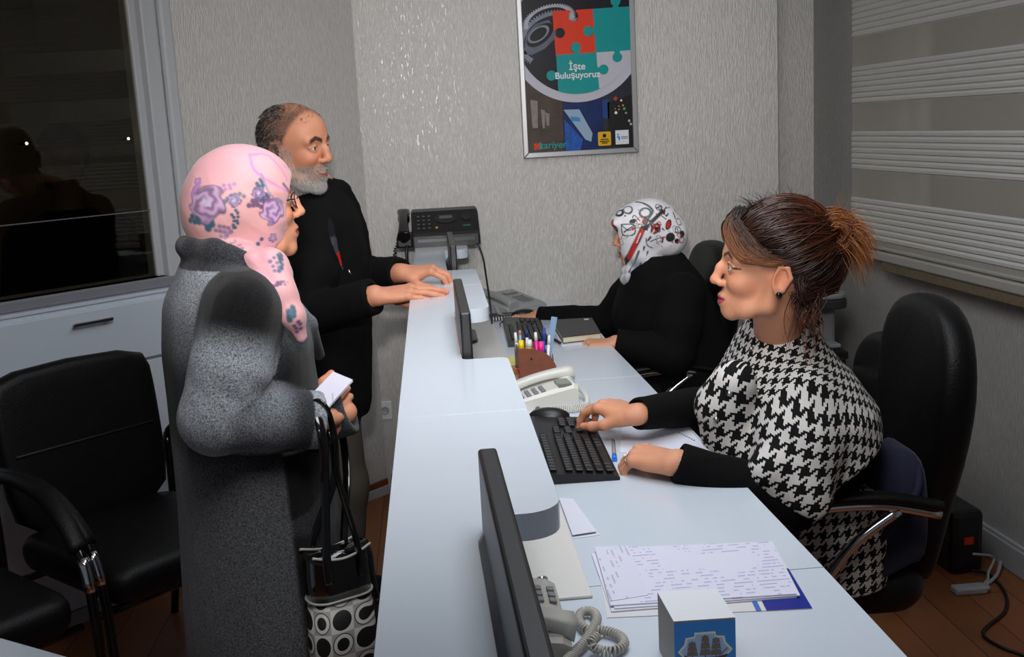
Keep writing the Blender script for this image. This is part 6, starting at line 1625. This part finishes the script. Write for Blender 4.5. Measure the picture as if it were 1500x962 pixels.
def build_red():
    yaw = 176; R = rotm(rz=yaw); c = np.array((.80, 2.31, 0))
    root = thing('person', 'red-haired woman in a black and white houndstooth cape typing at the middle desk', 'person', (.80, 2.31, 0))
    HR = rotm(0, -8, 170); hs = 1.04; ht = locate(HR, hs, NOSE, 1041, 409, 2.23)
    L = lambda x, y, z: R@np.array((x, y, z))+c
    shr, shl = L(.05, -.165, .90), L(.04, .165, .89)          # local -y is her right, the far side
    wrr = at_z(934, 606, .830); elr = L(.10, -.24, .78)
    wrl = at_z(992, 676, .800); ell_ = at_y(1150, 735, 2.03)
    tone = (208, 146, 114); HAND_TIPS.clear()
    S = Sculpt((.26, 1.92, 0), (1.10, 2.80, 1.34), .0025)
    torso(S, R, L(0, 0, .57), L(.02, 0, .80), L(.06, 0, .985), .145, .10)
    head(S, HR, ht, hs, .93, .0, 1.0, True, 1.15, .014); neck(S, HR, ht, hs, L(.045, 0, .93), .048)
    S.chain([shr, elr, wrr], [.043, .036, .0245], .02); S.chain([shl, ell_, wrl], [.043, .036, .0255], .02)
    for s in (-1, 1):
        S.chain([L(0, s*.09, .55), L(.40, s*.09, .54), L(.36, s*.09, .08)], [.085, .06, .038], .03); S.chain([L(.34, s*.09, .034), L(.49, s*.1, .022)], [.034, .02], .02)
    fr = unit(at_z(872, 587, .838)-wrr)
    hand(S, wrr+fr*.004, fr, unit((.12, -.25, .95)), 1, [(24, 34, 18), (24, 36, 20), (24, 36, 22), (22, 34, 20)], 1.06, thumb=((.72, .5, -.35), (.93, .12, -.28), (.97, .05, -.22)), spread=5)
    nr = len(HAND_TIPS)
    fl_ = unit(at_z(925, 662, .80)-wrl)
    hand(S, wrl+fl_*.004, fl_, unit((.1, -.22, .97)), -1, [(36, 72, 48), (40, 74, 50), (42, 74, 50), (44, 70, 46)], 1.10, thumb=((.75, .45, -.45), (.9, .1, -.4), (.92, -.1, -.35)), spread=2)
    p, q = S.mesh(2); hq = head_local(p, HR, ht, hs)
    col = paint_face(p, tone, hq, (178, 66, 84), (58, 36, 28), (52, 36, 28), blush=.42, liner=1.0, browt=1.0, eyeh=.0072, eyew=.0155); paint_hands(p, col, HAND_TIPS[:nr], tone)
    x, y, z = hq.T; scalp = smooth01(.066, .050, x-.35*np.clip(z-.05, -.1, .05)+.55*np.clip(.05-z, 0, .06))*(z > -.05)*(1-(x > -.05)*smooth01(.03, .01, z))*(np.abs(y) < .079)*(np.abs(x) < .14)*(z < .15); col = mixc(col, lin((48, 28, 20)), scalp*.9)
    np_obj('body', p, q, M_SKIN, root, np.clip(col, 0, 1))
    # ---- black top: sleeves and body
    S = Sculpt((.40, 1.92, .44), (1.10, 2.80, 1.0), .0035); S.frame(R, c)
    S.loft([(.48, 0, 0, .14, .18), (.62, 0, 0, .135, .175), (.80, .02, 0, .13, .175), (.90, .03, 0, .10, .15)], 0); S.frame()
    S.chain([shr, elr, wrr-unit(wrr-elr)*.0], [.060, .054, .036], .02); S.chain([shl, ell_, wrl], [.060, .060, .040], .02)
    ar = unit(wrr-elr); S.cuff(wrr, ar); S.cap(wrr-ar*.006, wrr+ar*.02, .029, .029, .002, 'sub'); al = unit(wrl-ell_); S.cuff(wrl, al); S.cap(wrl-al*.006, wrl+al*.02, .032, .032, .002, 'sub')
    p, q = S.mesh(2); n = normals(p, q); p = folds(p, n, .004, 16, (.8, 0, .2), 71)
    np_obj('black_top', p, q, P('black_jersey', (8, 8, 9), .9, bump=(420, .25), spec=.15), root)
    # ---- cape
    HT = houndstooth()
    S = Sculpt((.46, 1.90, .52), (1.08, 2.72, 1.12), .003); S.frame(R, c)
    S.loft([(.60, -.02, 0, .160, .262), (.68, -.01, 0, .168, .262), (.76, .005, 0, .170, .258), (.84, .02, 0, .172, .252), (.90, .035, 0, .145, .215), (.95, .045, 0, .112, .160), (.985, .048, 0, .095, .115), (1.03, .045, 0, .070, .078)], 0, p=2.2)
    S.ell((.13, .06, .80), (.085, .13, .10), .05); S.frame()
    S.chain([shl, shl*.55+ell_*.45+np.array((0, -.01, 0)), shl*.12+ell_*.88+np.array((.01, -.005, 0))], [.068, .082, .076], .03)
    S.chain([shr, shr*.5+elr*.5, elr], [.055, .058, .058], .03)
    # front roll of cloth over the arm and the pointed hem
    S.chain([at_y(1075, 560, 2.14), at_y(1060, 595, 2.16), at_y(1066, 640, 2.16), at_y(1090, 668, 2.12)], [.045, .050, .045, .035], .03)
    S.chain([at_y(1130, 690, 2.02), at_y(1175, 742, 2.00), at_y(1205, 755, 2.0)], [.045, .03, .022], .03)
    # hem cut: rises towards the back
    hp = at_y(1260, 668, 2.12); S.plane_cut(at_y(1195, 757, 2.0), unit(np.cross(at_y(1040, 655, 2.2)-at_y(1195, 764, 2.0), np.array((.25, 1.0, -.05))))*(1 if np.cross(at_y(1040, 655, 2.2)-at_y(1195, 764, 2.0), np.array((.25, 1.0, -.05)))[2] < 0 else -1))
    S.plane_cut(at_y(1262, 668, 2.12), unit((.80, -.1, -.62)) if False else unit((.45, -.05, -.88)))
    S.frame(R, c); S.ell((.05, 0, 1.06), (.062, .066, .10), .006, 'sub'); S.frame()
    p, q = S.mesh(2); n = normals(p, q); p = folds(p, n, .010, 7, (.15, 0, 1), 81); p = folds(p, n, .004, 18, (.3, 0, .9), 85)
    lp = (p-c)@R
    az = np.arctan2(lp[:, 1], lp[:, 0]-.03)                              # 0 = front, + = her left (towards the camera)
    az = np.where(az < -PI*.75, az+2*PI, az)
    rad = np.sqrt((lp[:, 0]-.03)**2+lp[:, 1]**2)
    down = np.sqrt((1.02-lp[:, 2]).clip(0)**2+np.clip(rad-.06, 0, .16)**2)
    ta = np.linspace(-PI, PI*1.5, 400); ex, ey = .165*np.cos(ta), .255*np.sin(ta); er = np.hypot(ex, ey); ca = np.arctan2(ey, ex); ca = np.unwrap(ca)
    s_ = np.concatenate([[0], np.cumsum(np.hypot(np.diff(ex), np.diff(ey)))]); s0 = np.interp(math.radians(75), ca, s_)
    u = (np.interp(az, ca, s_)-s0)*np.clip(rad/np.interp(az, ca, er), .4, 1.1)+.016*vnoise(p, 6, 7); v = down+.010*vnoise(p, 7, 9)
    a45 = math.radians(-14); uv = np.stack([u*math.cos(a45)-v*math.sin(a45), u*math.sin(a45)+v*math.cos(a45)], 1)
    np_obj('cape', p, q, HT, root, None, uv); CAPE = p
    # collar roll at the neck
    S = Sculpt(L(.05, 0, 1.0)-.16, L(.05, 0, 1.0)+.16, .0025); S.frame(R, c)
    ring = [(.045+.074*math.cos(a), .080*math.sin(a), .995-.030*math.cos(a)) for a in [2*PI*i/22 for i in range(23)]]; S.chain(ring, [.019]*23, .008)
    S.chain([(x_, y_, z_+.022) for x_, y_, z_ in ring], [.010]*23, .012)
    S.ell((.045, 0, 1.03), (.057, .062, .09), .006, 'sub'); S.frame()
    p, q = S.mesh(2); lp = (p-c)@R; az = np.arctan2(lp[:, 1], lp[:, 0]-.045)
    np_obj('cape_collar', p, q, HT, root, None, np.stack([az*.10, lp[:, 2]*1.0], 1))
    # ---- skirt over the lap
    S = Sculpt((.30, 1.98, .36), (1.04, 2.64, .72), .004); S.frame(R, c)
    S.loft([(.44, -.03, 0, .160, .175), (.55, -.03, 0, .165, .178), (.66, -.02, 0, .150, .17)], 0, p=2.4)
    for s in (-1, 1): S.chain([(0, s*.085, .56), (.36, s*.09, .555), (.37, s*.09, .44)], [.09, .082, .07], .04)
    S.frame(); p, q = S.mesh(2); n = normals(p, q); p = folds(p, n, .005, 9, (1, 0, .2), 91); lp = (p-c)@R
    az = np.arctan2(lp[:, 1], lp[:, 2]-.52); uv = np.stack([lp[:, 0]+.02*vnoise(p, 6, 4), np.where(np.abs(lp[:, 1]) > .1, lp[:, 2], .8+lp[:, 1])], 1)
    np_obj('skirt', p, q, HT, root, None, uv)
    rl = np.array(root.location)
    for px, py in ((1066, 579), (1047, 616), (1098, 508)):
        pt = pick(CAPE, px, py, 4); B().ball(tuple(pt-rl), .0065, 12).build('button', M_STEEL, root)
    # ---- earring, ring
    e = Vector(HR@(np.array((-.009, .0895, -.0275))*hs)+ht-rl); B().ball(e, .0062, 16).build('earring', P('black_bead', (8, 8, 9), .1), root)
    xx = fl_; yy = unit(np.cross(unit((.1, -.22, .97)), xx)); zz = np.cross(xx, yy); RH = np.stack([xx, yy, zz], 1)
    kn = np.array((.087, .0095, -.001)); ang = math.radians(42); d = np.array((math.cos(ang), 0, -math.sin(ang))); cpt = kn+d*.018
    nb_ = np.array((math.sin(ang), 0, math.cos(ang)))
    W = lambda v: Vector(RH@(np.array(v)*1.10)+wrl+fl_*.004-rl)
    b = B().tube([W(cpt+(np.array((0, 1, 0))*math.cos(a)+nb_*math.sin(a))*.0098) for a in [2*PI*i/20 for i in range(20)]], .0012, 6, closed=True)
    b.build('ring', M_STEEL, root)
    b = B()
    for k, (ox, oy) in enumerate(((0, 0), (.0055, .002), (-.0055, -.002), (.002, -.0055), (-.002, .0055))): b.ball(W(cpt+nb_*.0115+d*ox+np.array((0, oy, 0))), .003, 8)
    b.build('ring_stones', P('pale_stone', (226, 228, 214), .08, coat=1), root)
    # ---- hair: swept up into a loose bun, golden fringe
    rg = np.random.RandomState(21); items = []
    H = lambda v: HR@(np.array(v)*hs)+ht
    DK, MD, AU, GO = [np.array(lin(v)) for v in ((20, 12, 10), (48, 26, 18), (132, 64, 26), (186, 122, 60))]
    cen = np.array((-.012, 0, .043)); rad = np.array((.100, .080, .091)); bun = np.array((-.098, .0, .094))
    def on(v, lift=0): v = unit(v); return cen+v*(rad+lift)
    def sweep(v0, v1, lift0, lift1, m=11, sag=.0, jit=.004):
        v0, v1 = unit(v0), unit(v1); ph = rg.rand(3)*6; out = []
        for t_ in np.linspace(0, 1, m):
            v = unit(v0*(1-t_)+v1*t_); l_ = lift0*(1-t_)+lift1*t_+sag*math.sin(PI*t_); out.append(on(v, l_)+jit*np.array([math.sin(3*t_+ph[k])*t_ for k in range(3)]))
        return np.array(out)
    def add(pts, r, c0, c1): items.append((np.array([H(v) for v in pts]), r, c0, c1))
    bv = bun-cen
    for i in range(1500):                                                # from hairline all round up to the bun
        side = rg.choice([-1, 1]); th = rg.rand()
        hl = np.array((.085-.16*th, side*(.035+.05*min(1, th*2.2)), .078-.045*th-.10*max(0, th-.45)*1.6)) if rg.rand() < .62 else np.array((.07-.10*rg.rand(), side*.08*rg.rand()**.6, .12))
        if th > .75 and rg.rand() < .5: hl = np.array((-.085, side*.05*rg.rand(), -.07+.03*rg.rand()))
        lf = .004+.020*rg.rand()
        g = rg.rand(); c0 = DK*(1-g*.4)+MD*g*.4; c1 = MD*(1-g)+AU*g*.55
        add(sweep(hl-cen+rg.randn(3)*.004, bv+rg.randn(3)*.018, .001, lf, 12, .004+.012*rg.rand()), .0016, c0, c1)
    for i in range(420):                                                # crown volume
        side = rg.uniform(-1, 1); add(sweep(np.array((.075, side*.055, .085)), bv+rg.randn(3)*.015, .0, .012, 12, .008+.016*rg.rand()), .0015, DK, MD*.5+AU*.75*rg.rand())
    for i in range(900):                                                # the bun: loose twisted loops
        a0 = rg.rand()*2*PI; ax = unit(np.array((rg.randn()*.35, 1, rg.randn()*.35))); e1 = unit(np.cross(ax, (.3, .1, .9))); e2 = np.cross(ax, e1); R0 = .022+.026*rg.rand(); off = rg.uniform(-1, 1); R0 *= math.sqrt(1-.8*off*off); span = rg.uniform(1.8, 3.6)
        ctr = bun+np.array((-.012, .042*off, .002))
        pts = [ctr+(e1*math.cos(a0+span*t_)+e2*math.sin(a0+span*t_))*R0*(1+.12*math.sin(5*t_+i)) for t_ in np.linspace(0, 1, 10)]
        g = rg.rand(); add(pts, .0013, MD*(1-g)+AU*.8*g, AU*(1-g)+GO*g)
    tufts = [unit(np.array((-.75-.4*rg.rand(), rg.uniform(-.8, .8), rg.uniform(-.1, 1.0)))) for _ in range(15)]
    for i in range(780):                                                # loose ends fanning out over the bun and falling behind it
        k = rg.randint(15); d0 = unit(tufts[k]+rg.randn(3)*.16); s0 = bun+np.array((-.01, 0, 0))+rg.randn(3)*.010; L_ = .050+.035*rg.rand(); dr = np.array((-.12, 0, -.50-.35*(k % 3)))
        pts = [s0+d0*L_*(1.5*t_-.5*t_*t_)+dr*L_*t_**2.2 for t_ in np.linspace(0, 1, 10)]; g = np.clip(.55+.35*rg.randn(), 0, 1); add(pts, .0011, MD*.6+AU*.4, GO*1.1*g+AU*(1-g))
    for i in range(60):
        d0 = unit(tufts[i % 15]+rg.randn(3)*.5); s0 = bun+d0*.03; L_ = .04+.04*rg.rand(); dr = rg.randn(3)*.25
        pts = [s0+d0*L_*t_+dr*L_*t_*t_ for t_ in np.linspace(0, 1, 8)]; add(pts, .0006, AU, GO)
    for i in range(420):                                                # lower back roll of loosely twisted hair
        s_ = rg.choice([-1, 1]); a0 = np.array((-.036-.02*rg.rand(), s_*.078, .03-.03*rg.rand())); a1 = np.array((-.06, s_*(.070+.012*rg.rand()), -.01-.03*rg.rand())); a2 = np.array((-.118-.015*rg.rand(), s_*.03*rg.rand(), -.015+.03*rg.rand())); a3 = np.array((-.135-.01*rg.rand(), s_*.01, .045)); a4 = bun+np.array((-.03, 0, -.01))+rg.randn(3)*.012
        pts = [np.array(v) for v in spline([tuple(v+rg.randn(3)*.004) for v in (a0, a1, a2, a3, a4)], 3)]; g = rg.rand(); add(pts, .0016, DK*.5+MD*.5, MD*(1-g*.5)+AU*g*.5)
    for i in range(70):                                                 # flyaways at the crown
        v = unit((rg.uniform(-.4, .7), rg.randn()*.4, 1)); s0 = on(v, .015); d0 = unit(v+np.array((.3, 0, .1))+rg.randn(3)*.4); L_ = .02+.03*rg.rand()
        add([s0+d0*L_*t_-np.array((0, 0, .3))*L_*t_*t_ for t_ in np.linspace(0, 1, 7)], .0006, DK, MD)
    for i in range(620):                                                # fringe swept from the crown to the near temple
        k = rg.rand(); s = 1 if rg.rand() < .8 else -1
        a0 = np.array((.062+.02*rg.rand(), -.015+.03*rg.rand(), .124)); a1 = np.array((.098-.02*k, s*(.020+.022*k), .096+.006*k)); a2 = np.array((.098-.045*k, s*(.050+.018*k), .062+.014*k)); a3 = np.array((.070-.05*k, s*(.074+.009*k), .032+.016*k)); a4 = np.array((.014-.05*k, s*.086, .030+.012*k))
        pts = np.array([np.array(v) for v in spline([tuple(v+rg.randn(3)*.0032) for v in (a0, a1, a2, a3, a4)], 4)]); g = np.clip(rg.rand()*.5+.75*(1-k)-.1, 0, 1)
        add(pts, .0013, DK, (AU*.7+GO*.3)*g+MD*.7*(1-g))
    for i in range(130):                                                # strands falling behind the ear and on the nape
        s = 1 if rg.rand() < .65 else -1; s0 = np.array((-.035-.055*rg.rand(), s*.066*rg.rand()**.3, -.005-.03*rg.rand())); L_ = (.05+.11*rg.rand()**2); sw = rg.randn()*.022
        pts = [s0+np.array((-.012*t_+.012*math.sin(4*t_+i), s*.008*t_+sw*t_, -L_*t_)) for t_ in np.linspace(0, 1, 9)]; g = rg.rand(); add(pts, .0012, MD, MD*(1-g)+AU*g)
    strands('hair', items, M_HAIR, root)
    return root
build_red()
# ------------------------------------------------------------------ dim figure behind the dark window
def build_shadow():
    n = np.array(ML.to_3x3() @ Vector((0, 1, 0))); along = np.array(ML.to_3x3() @ Vector((1, 0, 0)))
    org = np.array(ML @ Vector((0, .45, 0))); d = _ray(92, 235); t_ = ((org-CC)@n)/(d@n); hc = CC+d*t_
    base = (hc[0], hc[1], 0); root = thing('person', 'dim dark figure of a person standing behind the left window glass', 'person', base)
    yaw = math.degrees(math.atan2(n[1], n[0])); R = rotm(rz=yaw); c = np.array(base); zt = hc[2]
    S = Sculpt(c+np.array((-.45, -.45, 0)), c+np.array((.45, .45, zt+.2)), .006); L = lambda x, y, z: R@np.array((x, y, z))+c
    head(S, R, hc, 1.0); neck(S, R, hc, 1.0, L(0, 0, zt-.2)); torso(S, R, L(0, 0, .85), L(0, 0, zt-.42), L(0, 0, zt-.19), .17, .11)
    HAND_TIPS.clear()
    for s in (-1, 1):
        S.chain([L(0, s*.18, zt-.27), L(-.01, s*.24, zt-.56), L(.03, s*.25, zt-.80)], [.05, .04, .028], .03)
        hand(S, L(.03, s*.25, zt-.80), (0.1, 0, -1), R@np.array((0, s, 0)), s, [(15, 20, 12)]*4)
        S.chain([L(0, s*.09, .82), L(.01, s*.1, .45), L(-.02, s*.11, .08)], [.09, .06, .04], .03); S.chain([L(-.03, s*.11, .036), L(.14, s*.12, .024)], [.036, .022], .02)
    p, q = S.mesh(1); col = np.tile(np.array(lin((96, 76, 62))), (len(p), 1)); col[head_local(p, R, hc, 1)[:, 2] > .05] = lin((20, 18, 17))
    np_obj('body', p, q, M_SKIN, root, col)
    S = Sculpt(c+np.array((-.45, -.45, .6)), c+np.array((.45, .45, zt)), .006); S.frame(R, c)
    S.loft([(.70, 0, 0, .15, .21), (zt-.5, 0, 0, .15, .215), (zt-.27, 0, 0, .12, .205), (zt-.17, 0, 0, .075, .08)], 0)
    for s in (-1, 1): S.chain([(0, s*.18, zt-.27), (-.01, s*.245, zt-.56), (.03, s*.25, zt-.77)], [.066, .058, .046], .03)
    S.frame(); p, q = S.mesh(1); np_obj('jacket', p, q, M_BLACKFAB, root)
    S = Sculpt(c+np.array((-.35, -.35, .03)), c+np.array((.35, .35, .9)), .007); S.frame(R, c)
    for s in (-1, 1): S.chain([(0, s*.09, .78), (.01, s*.1, .45), (-.02, s*.11, .1)], [.105, .08, .07], .03)
    S.frame(); p, q = S.mesh(1); np_obj('trousers', p, q, M_BLACKFAB, root)
build_shadow()
